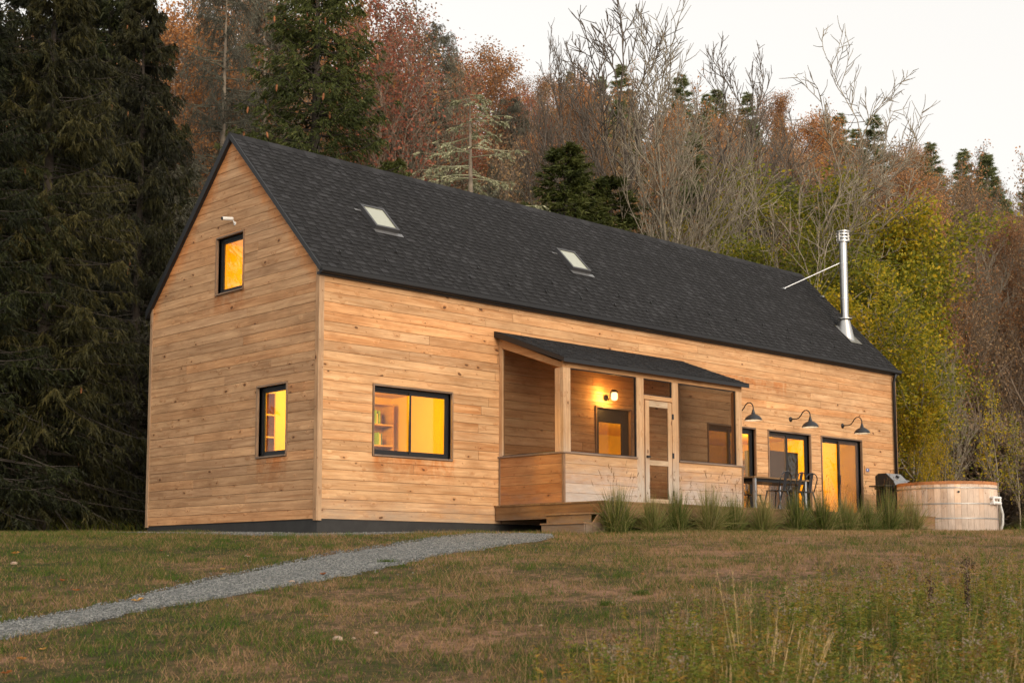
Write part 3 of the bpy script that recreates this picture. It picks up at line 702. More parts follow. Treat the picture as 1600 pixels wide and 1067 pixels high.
# verge trim and gutter
mb = MB()
for back in (False, True):
    a = Vector(roof_pt(-ov-.012, -.02, .012, back)); b = Vector(roof_pt(-ov-.012, SL, .012, back)); b.z += .005
    q = Vector((0, 0, .19 if back else .115)); mb.prism([a, b, b-q, a-q], (.03, 0, 0))
part(mb, 'verge_trim', M['black'])
mb = MB()
pr = [(-.088, 4.60), (-.088, 4.50), (-.115, 4.475), (-.165, 4.475), (-.195, 4.51), (-.20, 4.585), (-.19, 4.585), (-.185, 4.515), (-.16, 4.488), (-.12, 4.488), (-.1, 4.51), (-.1, 4.60)]
mb.prism([(-ov-.01, p[0], p[1]) for p in pr], (LX+2*ov+.02, 0, 0)); part(mb, 'gutter', M['black'])
part(MB().box(-ov, LX+ov, -.086, -.002, 4.45, 4.50), 'soffit', M['black'])
part(MB().tube([(LX-.16, -.14, 4.48), (LX-.16, -.11, 4.36), (LX-.16, -.07, 4.25), (LX-.16, -.07, .35)], .042, 10), 'downpipe', M['black'], smooth=True)
# skylights
for (x0, x1) in ((2.13, 2.74), (7.82, 8.43)):
    s0 = (1.135+.086)*math.hypot(1, KR); s1 = (1.68+.086)*math.hypot(1, KR)
    def sb(mb, a, b, s_, e, n0, n1):
        P = [roof_pt(a, s_, n0), roof_pt(b, s_, n0), roof_pt(b, e, n0), roof_pt(a, e, n0), roof_pt(a, s_, n1), roof_pt(b, s_, n1), roof_pt(b, e, n1), roof_pt(a, e, n1)]
        return mb.add(P, [(0, 3, 2, 1), (4, 5, 6, 7), (0, 1, 5, 4), (1, 2, 6, 5), (2, 3, 7, 6), (3, 0, 4, 7)])
    mb = MB(); w = .055
    sb(mb, x0, x1, s0, s0+w, 0, .11); sb(mb, x0, x1, s1-w, s1, 0, .11); sb(mb, x0, x0+w, s0+w, s1-w, 0, .11); sb(mb, x1-w, x1, s0+w, s1-w, 0, .11)
    k = mb.build('skylight', M['skyframe'] if 'skyframe' in M else simple('skylight_frame', (.055, .055, .058), .5), roof)
    sb(MB(), x0+w, x1-w, s0+w, s1-w, .03, .095).build('pane', M['skyglass'], k)
    fm = simple('flashing', (.20, .20, .205), .4, .5); sb(MB(), x0-.03, x1+.09, s0-.11, s0-.002, .02, .028).build('flashing', fm, k); sb(MB(), x0-.16, x0-.002, s1-.16, s1-.10, .02, .027).build('flashing', fm, k)
# snow guards
M['guard'] = simple('snow_guard_metal', (.06, .06, .062), .4, .5)
for i in range(17):
    for (xx, s_) in ((.66+1.1*i, .54), (1.16+1.1*i, .97)):
        if xx > 18.2: continue
        mb = MB(); P = [roof_pt(xx-.008, s_, .005), roof_pt(xx+.008, s_, .005), roof_pt(xx+.008, s_, .05), roof_pt(xx-.008, s_, .05)]
        mb.prism(P, Vector(roof_pt(0, .05))-Vector(roof_pt(0, 0))); P = [roof_pt(xx-.028, s_-.01, .01), roof_pt(xx+.028, s_-.01, .01), roof_pt(xx+.028, s_-.01, .035), roof_pt(xx-.028, s_-.01, .035)]
        mb.prism(P, Vector(roof_pt(0, .008))-Vector(roof_pt(0, 0))); mb.build('snow_guard', M['guard'], roof)
# flue
fx, fy = 18.72, .95; fz = zroof(fy)
for (za, zb) in ((-.05, .99), (1.0, 1.99), (2.0, 2.62)): MB().lathe([(.109, za), (.109, zb)], (fx, fy, fz), 32).build('flue_pipe', M['chrome'], roof, smooth=True)
for za in (.99, 1.99): MB().lathe([(.1085, za-.012), (.114, za-.01), (.114, za+.014), (.1085, za+.016)], (fx, fy, fz), 28).build('flue_joint', M['steel'], roof)
mb = MB().lathe([(.118, 0), (.205, -.02), (.21, -.045), (.19, -.05)], (fx, fy, fz+.44), 28); mb.build('storm_collar', M['chrome'], roof)
mb = MB(); n = 24; ring0 = []; ring1 = []
for k in range(n):
    a = 2*PI*k/n; ring0.append((fx+.13*math.cos(a), fy+.13*math.sin(a), fz+.41)); rx, ry = .21*math.cos(a), .26*math.sin(a)-.03; ring1.append((fx+rx, fy+ry, zroof(fy+ry)+.02))
mb.add(ring0+ring1, [(k, (k+1) % n, n+(k+1) % n, n+k) for k in range(n)]); mb.build('flashing_cone', M['chrome'], roof, smooth=True)
s0 = (fy+.086)*math.hypot(1, KR)
mb = MB(); P = [roof_pt(fx-.24, s0-.48, .022), roof_pt(fx+.30, s0-.48, .022), roof_pt(fx+.30, s0+.3, .022), roof_pt(fx-.24, s0+.3, .022)]; mb.prism(P, Vector(roof_pt(0, 0, .006))-Vector(roof_pt(0, 0, 0))); mb.build('flashing_plate', M['chrome'], roof)
mb = MB()
for (za, zb, r) in ((2.60, 2.64, .19), (2.70, 2.745, .18), (2.80, 2.845, .18), (2.88, 2.91, .195)):
    mb.lathe([(r-.03, za), (r, za), (r, zb), (r-.03, zb), (r-.03, za)], (fx, fy, fz), 24)
mb.lathe([(.0001, 2.93), (.12, 2.92), (.17, 2.905), (.17, 2.90), (.0001, 2.90)], (fx, fy, fz), 24)
for k in range(8):
    a = k*PI/4; mb.tube([(fx+.175*math.cos(a), fy+.175*math.sin(a), fz+2.6), (fx+.175*math.cos(a), fy+.175*math.sin(a), fz+2.91)], .009, 5)
mb.lathe([(.117, 2.55), (.117, 2.72)], (fx, fy, fz), 20); mb.build('flue_cap', M['chrome'], roof)
for e in ((17.57, 2.20), (19.55, 2.24)):
    ez = zroof(e[1])+.02
    MB().tube([(fx, fy, fz+2.05), (e[0], e[1], ez)], .014, 6).box(e[0]-.05, e[0]+.05, e[1]-.05, e[1]+.05, ez-.01, ez+.03).build('flue_brace', M['steel'], roof)
# sign box on the long wall
sb_ = part(MB().box(17.98, 18.20, -.035, -.001, 1.62, 1.86), 'wooden_plaque', M['beam'], bevel=.004)
t = NT('plaque_emblem'); M['emb'] = t.done(t.bsdf((.10, .11, .24), .4))
mb = MB(); pts = []
for k in range(16):
    a = 2*PI*k/16; pts.append((18.09+.085*math.copysign(abs(math.cos(a))**.6, math.cos(a)), -.035, 1.745+.05*math.copysign(abs(math.sin(a))**.8, math.sin(a))))
mb.prism(pts, (0, -.006, 0)); mb.build('blue_emblem', M['emb'], sb_)
mb = MB(); mb.prism([(18.075+.022*math.cos(2*PI*k/10), -.041, 1.75+.022*math.sin(2*PI*k/10)) for k in range(10)], (0, -.003, 0)); mb.build('white_dot', M['white'], sb_)

# ------------------------------------------------------------------ screened porch (part of the house)
PX0, PX1, PY = 4.483, 10.17, -1.84; DZ = .37
def prz(y): return 3.92+(y*.377)
mb = MB(); mb.prism([(PX0-.13, 0.0, 3.92), (PX0-.13, -1.99, 3.92-1.99*.377), (PX0-.13, -1.99, 3.92-1.99*.377-.085), (PX0-.13, 0, 3.80)], (PX1-PX0+.22, 0, 0))
porch = part(mb, 'porch', M['black'])
def pp(x, s, n=0):
    L = math.hypot(1, .377); return (x, -1.995+s/L-n*.377/L, 3.92-1.995*.377+s*.377/L+n/L)
for i in range(15):
    x = PX0-.128-random.uniform(0, .8)
    while x < PX1+.08:
        a, b = max(x, PX0-.128), min(x+1, PX1+.088)
        if b-a > .05 and i*EX < 2.0:
            mb = MB(); shingle_mesh(mb, a, b-.003, i*EX+.002, pp); mb.build('shingle', M['shingle'], porch, shade=True)
        x += 1
def pb(name, mb, mat, bevel=.003): return mb.build(name, mat, porch, bevel=bevel)
pb('ceiling_board', MB().prism([(PX0+.02, -.01, 3.795), (PX0+.02, -1.82, 3.10), (PX0+.02, -1.82, 3.08), (PX0+.02, -.01, 3.775)], (PX1-PX0-.04, 0, 0)), M['ceiling'], 0)
for x in (PX0, PX1-.10): pb('rake_beam', MB().prism([(x, -.002, 3.795), (x, PY+.04, prz(PY)-.125), (x, PY+.04, 2.985), (x, -.002, 3.60)], (.10, 0, 0)), M['beam'])
pb('front_beam', MB().box(PX0-.004, PX1+.004, PY-.003, PY+.037, 3.005, 3.17), M['beam'])
for (a, b) in ((PX0, PX0+.205), (6.64, 6.86), (7.77, 7.97), (9.96, PX1)): pb('post', MB().box(a, b, PY, PY+.09, 1.36 if a != 6.64 and a != 7.77 else DZ, 3.004), M['post'])
for x in (PX0, PX1-.09): pb('corner_post', MB().box(x, x+.09, PY+.091, PY+.23, 1.36, 3.0), M['post']); 
for x in (PX0+.01, PX1-.08): pb('wall_post', MB().box(x, x+.07, -.10, -.001, 1.36, 3.7), M['post'])
for (a, b) in ((PX0-.03, 6.64), (7.97, PX1+.03)): pb('sill_rail', MB().box(a, b, PY-.03, PY+.12, 1.325, 1.36), M['casing'])
for x in (PX0, PX1-.1): pb('sill_rail', MB().box(x-.03, x+.12, PY+.121, -.001, 1.325, 1.36), M['casing'])
pc = [(DZ+.005+i*.19, min(DZ+.005+(i+1)*.19, 1.324)) for i in range(6)]
for (z0, z1) in pc:
    if z1-z0 < .03: continue
    pb('plank', MB().box(PX0+.045, 6.638, PY, PY+.04, z0+.003, z1-.003), M['porch_front'], 0)
    pb('plank', MB().box(7.972, PX1-.045, PY, PY+.04, z0+.003, z1-.003), M['porch_front'], 0)
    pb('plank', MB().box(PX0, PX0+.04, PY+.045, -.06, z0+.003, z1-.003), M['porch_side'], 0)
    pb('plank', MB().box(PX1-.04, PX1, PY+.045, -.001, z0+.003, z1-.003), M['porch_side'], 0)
for x in (PX0-.012, PX1-.045): pb('corner_board', MB().box(x, x+.056, PY-.012, PY+.044, DZ+.002, 1.323), M['casing_v'])
pb('corner_board', MB().box(PX0-.01, PX0+.05, -.058, -.025, .0, 1.323), M['casing_v'])
sc_ = lambda mb: mb.build('insect_screen', M['screen'], porch)
sc_(MB().prism([(PX0+.05, -.05, 1.36), (PX0+.05, -.05, 3.6), (PX0+.05, PY+.2, 3.0), (PX0+.05, PY+.2, 1.36)], (.001, 0, 0)))
sc_(MB().prism([(PX1-.05, -.05, 1.36), (PX1-.05, -.05, 3.6), (PX1-.05, PY+.2, 3.0), (PX1-.05, PY+.2, 1.36)], (.001, 0, 0)))
for (a, b, c, d) in ((4.69, 6.64, 1.36, 3.005), (7.97, 9.96, 1.36, 3.005), (6.86, 7.77, 2.665, 3.005)):
    sc_(MB().box(a, b, PY+.05, PY+.051, c, d))
    mb = MB().box(a, a+.02, PY+.02, PY+.049, c, d).box(b-.02, b, PY+.02, PY+.049, c, d).box(a+.02, b-.02, PY+.02, PY+.049, c, c+.018).box(a+.02, b-.02, PY+.02, PY+.049, d-.018, d); pb('screen_trim', mb, M['black'], 0)
mb = MB().box(PX0+.02, PX0+.049, -.03, -.005, 1.36, 3.6).box(PX0+.02, PX0+.049, PY+.23, -.03, 1.36, 1.378); pb('screen_trim', mb, M['black'], 0)
pb('transom_rail', MB().box(6.861, 7.769, PY-.006, PY+.08, 2.575, 2.664), M['beam'])
# screen door
a, b, z0, z1 = 6.90, 7.745, DZ+.02, 2.56; st = .125
sd = part(MB().box(a, a+st, PY-.004, PY+.036, z0, z1).box(b-st, b, PY-.004, PY+.036, z0, z1), 'screen_door', M['post'], bevel=.004)
M['rail'] = wood('door_rail_grey', (.50, .38, .26), (.36, .25, .15))
for (q0, q1) in ((z1-.13, z1), (1.22, 1.325), (z0, z0+.14)): MB().box(a+st, b-st, PY-.002, PY+.034, q0, q1).build('door_rail', M['rail'], sd)
MB().box(a+st, b-st, PY+.012, PY+.013, z0+.14, z1-.13).build('insect_screen', M['screen'], sd)
for hz in (2.27, 1.45, .66): MB().box(b+.003, b+.055, PY-.016, PY-.001, hz-.055, hz+.055).build('hinge', M['black'], sd)
MB().box(a+.02, a+.10, PY-.05, PY-.005, 1.37, 1.41).build('handle', M['black'], sd)

# ------------------------------------------------------------------ deck and steps
deck = empty('deck', (10, -1.5, -.2), 'low timber deck running from the porch along the house front', 'deck')
def dpart(mb, name, mat, bevel=.003):
    o = mb.build(name, mat, deck, bevel=bevel); o.location = (-10, 1.5, .2); return o
y = -3.0; i = 0
while y < -.02:
    y1 = min(y+.14, -.005); x1 = 16.35 if y < -1.4 else 18.4
    for (a, b) in ((4.35, 9.6+(i % 3)), (9.6+(i % 3), x1)): dpart(MB().box(a+.002, b-.002, y+.003, y1-.003, .335, .365), 'deck_board', M['deck'], 0)
    y += .14; i += 1
for (a, b) in ((4.37, 7.9), (7.9, 12.0), (12.0, 16.33)): dpart(MB().box(a+.0015, b-.0015, -2.985, -2.945, .06, .334), 'fascia', M['deck'])
dpart(MB().box(4.37, 4.41, -2.944, -.03, .06, .334), 'fascia', M['deck']); dpart(MB().box(16.29, 16.33, -2.944, -1.36, .06, .334), 'fascia', M['deck'])
for x in (4.6, 6.6, 8.6, 10.6, 12.6, 14.6, 16.1):
    dpart(MB().box(x, x+.12, -2.7, -2.58, -.5, .33), 'support_post', M['deck'])
steps = empty('wooden_steps', (3.95, -2.5, -.24), 'two low wooden steps with pointed side board at the end of the gravel path', 'steps')
def spart(mb, name, mat=M['deck']):
    o = mb.build(name, mat, steps, bevel=.003); o.location = (-3.95, 2.5, .24); return o
spart(MB().box(4.06, 4.365, -2.95, -1.74, .105, .135), 'tread'); spart(MB().box(4.08, 4.11, -2.92, -1.77, -.07, .104), 'riser')
spart(MB().box(3.74, 4.078, -3.08, -1.93, -.085, -.055), 'tread'); spart(MB().box(3.76, 3.79, -3.06, -1.95, -.27, -.086), 'riser')
spart(MB().box(3.791, 4.36, -2.90, -2.87, -.27, -.086), 'stringer'); spart(MB().prism([(3.97, -3.085, -.06), (4.12, -3.085, .10), (4.30, -3.085, -.08), (4.12, -3.085, -.28), (3.97, -3.085, -.28)], (0, .035, 0)), 'stringer')
spart(MB().box(3.791, 3.969, -3.075, -3.045, -.27, -.086), 'stringer')

# ------------------------------------------------------------------ lamps
def barn_lamp(x, label):
    e = empty('wall_lamp', (x, 0, 2.865), label, 'lamp', 'black gooseneck lamps over the glass doors')
    mb = MB().tube([(0, -.001, 0), (0, -.02, 0), (0, -.03, 0), (0, -.05, 0)], [.065, .065, .045, .02], 14); mb.build('wall_plate', M['blackm'], e)
    pts = [(0, -.04, 0), (0, -.20, 0), (0, -.27, .02), (0, -.33, .08), (0, -.38, .15), (0, -.44, .19), (0, -.51, .19), (0, -.57, .15), (0, -.60, .08), (0, -.60, 0)]
    MB().tube(pts, .014, 8).build('arm', M['blackm'], e, smooth=True)
    MB().lathe([(.022, .02), (.026, 0), (.045, -.06), (.05, -.09), (.11, -.115), (.17, -.16), (.205, -.215), (.212, -.245), (.208, -.245), (.198, -.212), (.16, -.16), (.10, -.122), (.045, -.10)], (0, -.60, 0), 28).build('shade', M['lampgrey'], e, smooth=True)
    MB().lathe([(.2085, -.2455), (.2065, -.2455), (.197, -.214), (.158, -.163), (.09, -.124)], (0, -.60, 0), 28).build('shade_lining', M['white'], e, smooth=True)
    MB().lathe([(.0001, -.225), (.03, -.215), (.04, -.18), (.03, -.14), (.0001, -.13)], (0, -.6, 0), 12).build('bulb', M['bulb'], e, smooth=True)
    lamp('lamp_light', (x, -.6, 2.865-.235), 1.6, (1, .72, .42), .05)
barn_lamp(12.27, 'black gooseneck lamp on the wall, nearest the screened porch corner')
barn_lamp(14.63, 'middle of the three black gooseneck lamps, above the door with chairs before it')
barn_lamp(16.98, 'black gooseneck lamp on the wall nearest the downpipe')
e = empty('porch_light', (7.70, 0, 2.83), 'lit jar-shaped globe light on black bracket above the entrance door', 'lamp')
MB().tube([(0, -.001, 0), (0, -.03, 0)], .07, 14).build('wall_plate', M['blackm'], e)
mb = MB().tube([(0, -.03, 0), (0, -.09, -.05), (0, -.14, -.02), (0, -.15, .10), (0, -.2, .15), (0, -.27, .15)], .018, 8); mb.lathe([(.02, .16), (.07, .13), (.085, .10), (.075, .095)], (0, -.27, 0), 18); mb.build('bracket', M['blackm'], e, smooth=True)
MB().lathe([(.05, .095), (.07, .06), (.072, -.03), (.055, -.07), (.0001, -.085)], (0, -.27, 0), 20).build('globe', M['globe'], e, smooth=True)
lamp('porch_glow', (7.70, -.27, 2.70), 34, (1, .50, .12), .06)
lamp('porch_glow', (7.52, -.17, 2.86), 22, (1, .50, .12), .04)
# security camera
e = empty('security_camera', (0, 2.87, 5.93), 'white bullet security camera above the upper gable window', 'camera')
MB().tube([(-.001, 0, 0), (-.02, 0, 0)], .035, 12).tube([(-.02, 0, 0), (-.05, 0, .05), (-.10, 0, .07)], .013, 8).build('bracket', M['white'], e)
MB().tube([(-.07, 0, .085), (-.30, .01, .055)], .036, 14).build('housing', M['white'], e); MB().tube([(-.30, .01, .055), (-.31, .01, .0535)], .032, 14).build('lens', M['black'], e)

# ------------------------------------------------------------------ table, chairs, grill, tub
tb = empty('dining_table', (11.36, -1.62, .365), 'long timber-topped table with pale metal legs on the deck', 'table')
for i in range(5): MB().box(-1.05, 1.05, -.42+i*.168, -.42+i*.168+.163, .735, .77).build('tabletop_board', M['deck'], tb)
MB().box(-.98, .98, -.36, .36, .66, .734).build('apron', M['blackm'], tb)
for sx in (-1, 1):
    for sy in (-1, 1): MB().box(sx*.96-.03, sx*.96+.03, sy*.36-.03, sy*.36+.03, 0, .734).build('leg', M['steel'], tb)
M['chairm'] = simple('gunmetal', (.050, .055, .065), .4, .6, .15)
def chair(loc, rz, label, grp='metal cafe chairs round the deck table'):
    e = empty('cafe_chair', loc, label, 'chair', grp, rz)
    MB().prism([(-.18, -.17, .44), (.18, -.17, .44), (.21, .17, .44), (-.21, .17, .44)], (0, 0, .018)).build('seat', M['chairm'], e, bevel=.006)
    for sx in (-1, 1):
        MB().tube([(sx*.16, .15, .44), (sx*.23, .24, 0)], [.02, .012], 6).build('leg', M['chairm'], e)
        MB().tube([(sx*.15, -.15, .44), (sx*.22, -.25, 0)], [.02, .012], 6).build('leg', M['chairm'], e)
    pts = [(-.17, -.17, .45), (-.20, -.22, .66)]
    for k in range(9):
        a = PI-PI*k/8; pts.append((.20*math.cos(a), -.24-.03*math.sin(a), .72+.14*math.sin(a)))
    pts += [(.20, -.22, .66), (.17, -.17, .45)]
    MB().tube(pts, .013, 6).build('back_frame', M['chairm'], e, smooth=True)
    MB().prism([(-.05, -.18, .455), (.05, -.18, .455), (.06, -.262, .85), (-.06, -.262, .85)], (0, .006, 0)).build('back_splat', M['chairm'], e)
    return e
chair((10.74, -2.34, .365), 0, 'metal cafe chair backing onto the lawn, nearest the porch end of the table')
chair((11.20, -2.40, .365), .12, 'metal cafe chair backing onto the lawn, at the middle of the table')
chair((11.70, -2.36, .365), -.1, 'metal cafe chair backing onto the lawn, at the far end of the table')
chair((10.8, -.92, .365), PI, 'metal cafe chair on the house side of the table, nearest the porch')
chair((11.7, -.9, .365), PI+.1, 'metal cafe chair on the house side of the table, farther along')
# grill
gr = empty('gas_grill', (17.45, -1.15, .365), 'black gas grill with silver lid at the house corner behind the tub', 'grill')
M['grillb'] = simple('grill_black', (.012, .012, .013), .5, .1, .15); M['grills'] = simple('grill_steel', (.42, .42, .42), .35, .8, .1)
MB().box(-.36, .36, -.26, .26, .10, .78).build('cabinet', M['grillb'], gr, bevel=.01)
MB().box(-.40, .40, -.30, .28, .781, .88).build('firebox', M['grillb'], gr, bevel=.01)
pl = [(-.30, .881), (.26, .881), (.26, 1.12), (.17, 1.19), (-.05, 1.19), (-.25, 1.0)]
MB().prism([(-.37, p[0], p[1]) for p in pl], (.03, 0, 0)).build('lid_end', M['grillb'], gr); MB().prism([(.34, p[0], p[1]) for p in pl], (.03, 0, 0)).build('lid_end', M['grillb'], gr)
MB().prism([(-.338, p[0], p[1]) for p in pl], (.676, 0, 0)).build('lid', M['grills'], gr)
MB().tube([(0, -.165, 1.10), (0, -.185, 1.12)], .05, 14).build('thermometer', M['blackm'], gr)
MB().tube([(-.28, -.34, 1.0), (.28, -.34, 1.0)], .013, 8).tube([(-.28, -.34, 1.0), (-.28, -.25, 1.0)], .01, 6).tube([(.28, -.34, 1.0), (.28, -.25, 1.0)], .01, 6).build('handle', M['steel'], gr)
MB().box(-.72, -.41, -.25, .24, .83, .865).build('side_shelf', M['grillb'], gr, bevel=.006); MB().box(.41, .72, -.25, .24, .83, .865).build('side_shelf', M['grillb'], gr, bevel=.006)
for sx in (-.3, .3): MB().tube([(sx-.02, -.2, .05), (sx+.02, -.2, .05)], .05, 12).build('wheel', M['blackm'], gr)
# hot tub
TX, TY, TR = 17.72, -2.55, 1.22; tz = gz(TX, TY)
tub = empty('hot_tub', (TX, TY, tz), 'round cedar-stave hot tub with steel hoops beside the deck', 'hot tub')
M['stave'] = wood('cedar_stave', (.74, .60, .47), (.60, .44, .33), vert=True, knots=False, grey=((.44, .36, .30), .1, 1.4), var=(.72, 1.2))
NS = 48; TH = 1.335
for k in range(NS):
    a0 = 2*PI*k/NS; a1 = 2*PI*(k+1)/NS-.004; am = (a0+a1)/2; V = []
    for z in (.0, TH):
        for (r, a) in ((TR, a0), (TR+.004, am), (TR, a1), (TR-.045, a1), (TR-.045, a0)): V.append((r*math.cos(a), r*math.sin(a), z))
    MB().add(V, [(0, 1, 6, 5), (1, 2, 7, 6), (2, 3, 8, 7), (3, 4, 9, 8), (4, 0, 5, 9), (5, 6, 7, 8, 9)]).build('stave', M['stave'], tub)
M['rim'] = simple('rim_stained', (.42, .17, .06), .7, 0, .35, 5)
MB().lathe([(TR+.008, TH-.065), (TR+.010, TH+.012), (TR-.055, TH+.012), (TR-.055, TH-.05)], (0, 0, 0), 52).build('rim', M['rim'], tub)
M['hoop'] = simple('hoop_steel', (.34, .33, .31), .45, .6, .2)
for z in (.05, .42, .78, 1.17): MB().lathe([(TR+.004, z), (TR+.013, z), (TR+.013, z+.03), (TR+.004, z+.03)], (0, 0, 0), 72).build('hoop', M['hoop'], tub)
MB().lathe([(.001, 1.19), (TR-.046, 1.19)], (0, 0, 0), 40).build('water', simple('tub_water', (.03, .05, .05), .05), tub)
va = math.atan2(CAMP[1]-TY, CAMP[0]-TX)   # bearing from tub to viewer
def tp(ang, r, z): return (r*math.cos(va+ang), r*math.sin(va+ang), z)
c0 = Vector(tp(.23, TR+.002, 1.08)); c1 = Vector(tp(.23, TR+.03, 1.08)); MB().tube([c0, c1], .028, 12).build('overflow_port', M['black'], tub)
mb = MB(); c = [tp(.95, TR+.06, .80), tp(1.28, TR+.10, .80)]
mb.tube([tp(.97, TR+.09, .95), tp(1.30, TR+.10, .95)], .035, 8).tube([tp(.97, TR+.09, .82), tp(1.30, TR+.10, .82)], .04, 8).tube([tp(.99, TR+.0, .95), tp(.99, TR+.1, .95), tp(.99, TR+.1, .8), tp(.99, TR, .8)], .032, 8).tube([tp(1.26, TR+.0, .95), tp(1.26, TR+.11, .95), tp(1.26, TR+.11, .8), tp(1.26, TR, .8)], .032, 8)
mb.build('pipe_fitting', M['white'], tub)
MB().tube([tp(1.30, TR+.09, .80), tp(1.32, TR+.14, .55), tp(1.32, TR+.13, .30), tp(1.30, TR+.05, .02)], .032, 8).build('drain_hose', simple('hose_grey', (.5, .5, .47), .5), tub, smooth=True)
MB().tube([tp(1.05, TR+.01, .10), tp(1.05, TR+.08, .10)], .03, 8).tube([tp(.98, TR+.06, .07), tp(1.15, TR+.06, .07)], .016, 6).build('drain_valve', M['steel'], tub)

# ------------------------------------------------------------------ ornamental grasses along the deck
def ribbons(B, D, L, W, droop, shade, nseg=4):
    """B base (n,3), D unit dir (n,3), arching ribbons"""
    n = len(B); V = np.empty((n, nseg*2+1, 3)); side = np.cross(D, np.array([0, 0, 1.])); side /= np.linalg.norm(side, axis=1)[:, None]+1e-9
    a = RNG.uniform(0, PI, n)[:, None]; side = side*np.cos(a)+np.cross(D, side)*np.sin(a)
    for i in range(nseg+1):
        u = i/nseg; p = B+D*(L*u)[:, None]; p[:, 2] -= droop*L*u**2.2
        if i < nseg:
            w = (W*(1-u*.75)/2)[:, None]; V[:, 2*i] = p-side*w; V[:, 2*i+1] = p+side*w
        else: V[:, 2*nseg] = p
    F = []
    for i in range(nseg-1): F += [[2*i, 2*i+1, 2*i+3], [2*i, 2*i+3, 2*i+2]]
    F.append([2*nseg-2, 2*nseg-1, 2*nseg]); F = np.array(F); k = nseg*2+1
    return V.reshape(-1, 3), (np.arange(n)[:, None, None]*k+F[None]).reshape(-1, 3), np.repeat(shade, k)
def join(parts):
    Vs, Fs, Ss = [], [], []; o = 0
    for V, F, S in parts: Vs.append(V); Fs.append(F+o); Ss.append(S); o += len(V)
    return np.concatenate(Vs), np.concatenate(Fs), np.concatenate(Ss)
def grass_clump(n=420, H=.8, spread=.55, sh=(.1, .8)):
    B = np.concatenate([RNG.normal(0, .06, (n, 2)), np.zeros((n, 1))-.03], 1); az = RNG.uniform(0, 2*PI, n); tl = np.abs(RNG.normal(0, spread, n))
    D = np.stack([np.sin(tl)*np.cos(az), np.sin(tl)*np.sin(az), np.cos(tl)], -1)
    L = RNG.uniform(.55, 1.15, n)*H; return ribbons(B, D, L, RNG.uniform(.006, .011, n), .30*tl/spread, RNG.uniform(sh[0], sh[1], n)+np.where(L > H*.95, .25, 0))
def heads(n, H, spread):
    B = np.concatenate([RNG.normal(0, .05, (n, 2)), np.zeros((n, 1))], 1); az = RNG.uniform(0, 2*PI, n); tl = np.abs(RNG.normal(0, spread, n)); D = np.stack([np.sin(tl)*np.cos(az), np.sin(tl)*np.sin(az), np.cos(tl)], -1)
    L = RNG.uniform(.95, 1.25, n)*H; a = ribbons(B, D, L, np.full(n, .007), np.full(n, .12), RNG.uniform(.3, 1, n), 4)
    tip = B+D*L[:, None]; tip[:, 2] -= .06*L
    T = np.repeat(tip, 5, 0)-np.repeat(D, 5, 0)*RNG.uniform(0, .1, (5*n, 1)); d2 = np.repeat(D, 5, 0)+RNG.normal(0, .25, (5*n, 3)); d2 /= np.linalg.norm(d2, axis=1)[:, None]
    return join([a, ribbons(T, d2, RNG.uniform(.03, .07, 5*n), np.full(5*n, .008), np.zeros(5*n), RNG.uniform(0, .5, 5*n), 2)])
clumps = []
for v in range(4):
    V, F, S = grass_clump(760, .80+.05*v, [.44, .52, .40, .56][v]); V2, F2, S2 = heads(16, .95, .42)
    clumps.append((to_mesh('blades', V, F, M['orn'], S), to_mesh('seed_heads', V2, F2, M['plume'], S2)))
OG = [(4.28, 1.12, 'green ornamental grass tuft with reddish plumes right beside the wooden steps'), (5.12, .86, 'second ornamental grass tuft from the steps, below the left porch panel'),
      (5.98, .98, 'ornamental grass tuft just left of the screen door'), (6.88, .90, 'ornamental grass tuft below the hinge side of the screen door'), (7.80, 1.0, 'ornamental grass tuft below the middle of the right porch panel'),
      (8.78, .88, 'ornamental grass tuft at the porch corner, before the near table leg'), (9.80, .9, 'ornamental grass tuft before the backs of the cafe chairs'), (10.85, 1.06, 'ornamental grass tuft in front of the middle glass door'),
      (11.72, .98, 'ornamental grass tuft before the timber pier between the glass doors'), (12.62, .86, 'low ornamental grass tuft in front of the farthest glass door'), (13.55, 1.1, 'ornamental grass tuft left of the grill, before the wooden plaque'),
      (14.50, 1.12, 'dark ornamental grass tuft hiding the left edge of the hot tub'), (20.1, 1.05, 'ornamental grass tuft to the right of the hot tub hose')]
for i, (x, s, lb) in enumerate(OG):
    y = -3.42+random.uniform(-.08, .08) if x < 20 else -3.6
    e = empty('ornamental_grass', (x, y, gz(x, y)), lb, 'grass', 'ornamental grasses along the deck', random.uniform(0, 6), s*random.uniform(.98, 1.24))
    b, h = clumps[i % 4]; obj('blades', b, e); obj('seed_heads', h, e)
P = np.stack([RNG.uniform(4.5, 16.6, 9000), RNG.uniform(-3.9, -2.95, 9000)], -1); V, F, S = blades(0, P, RNG.uniform(.03, .09, len(P)), RNG.uniform(.006, .014, len(P)), RNG.uniform(.2, 1, len(P)), RNG.uniform(-.4, .6, len(P)))
tag(obj('edge_grass', to_mesh('edge_grass', V, F, M['grass'], S)), 'unmown grass fringe below the deck fascia', 'grass', kind='stuff')

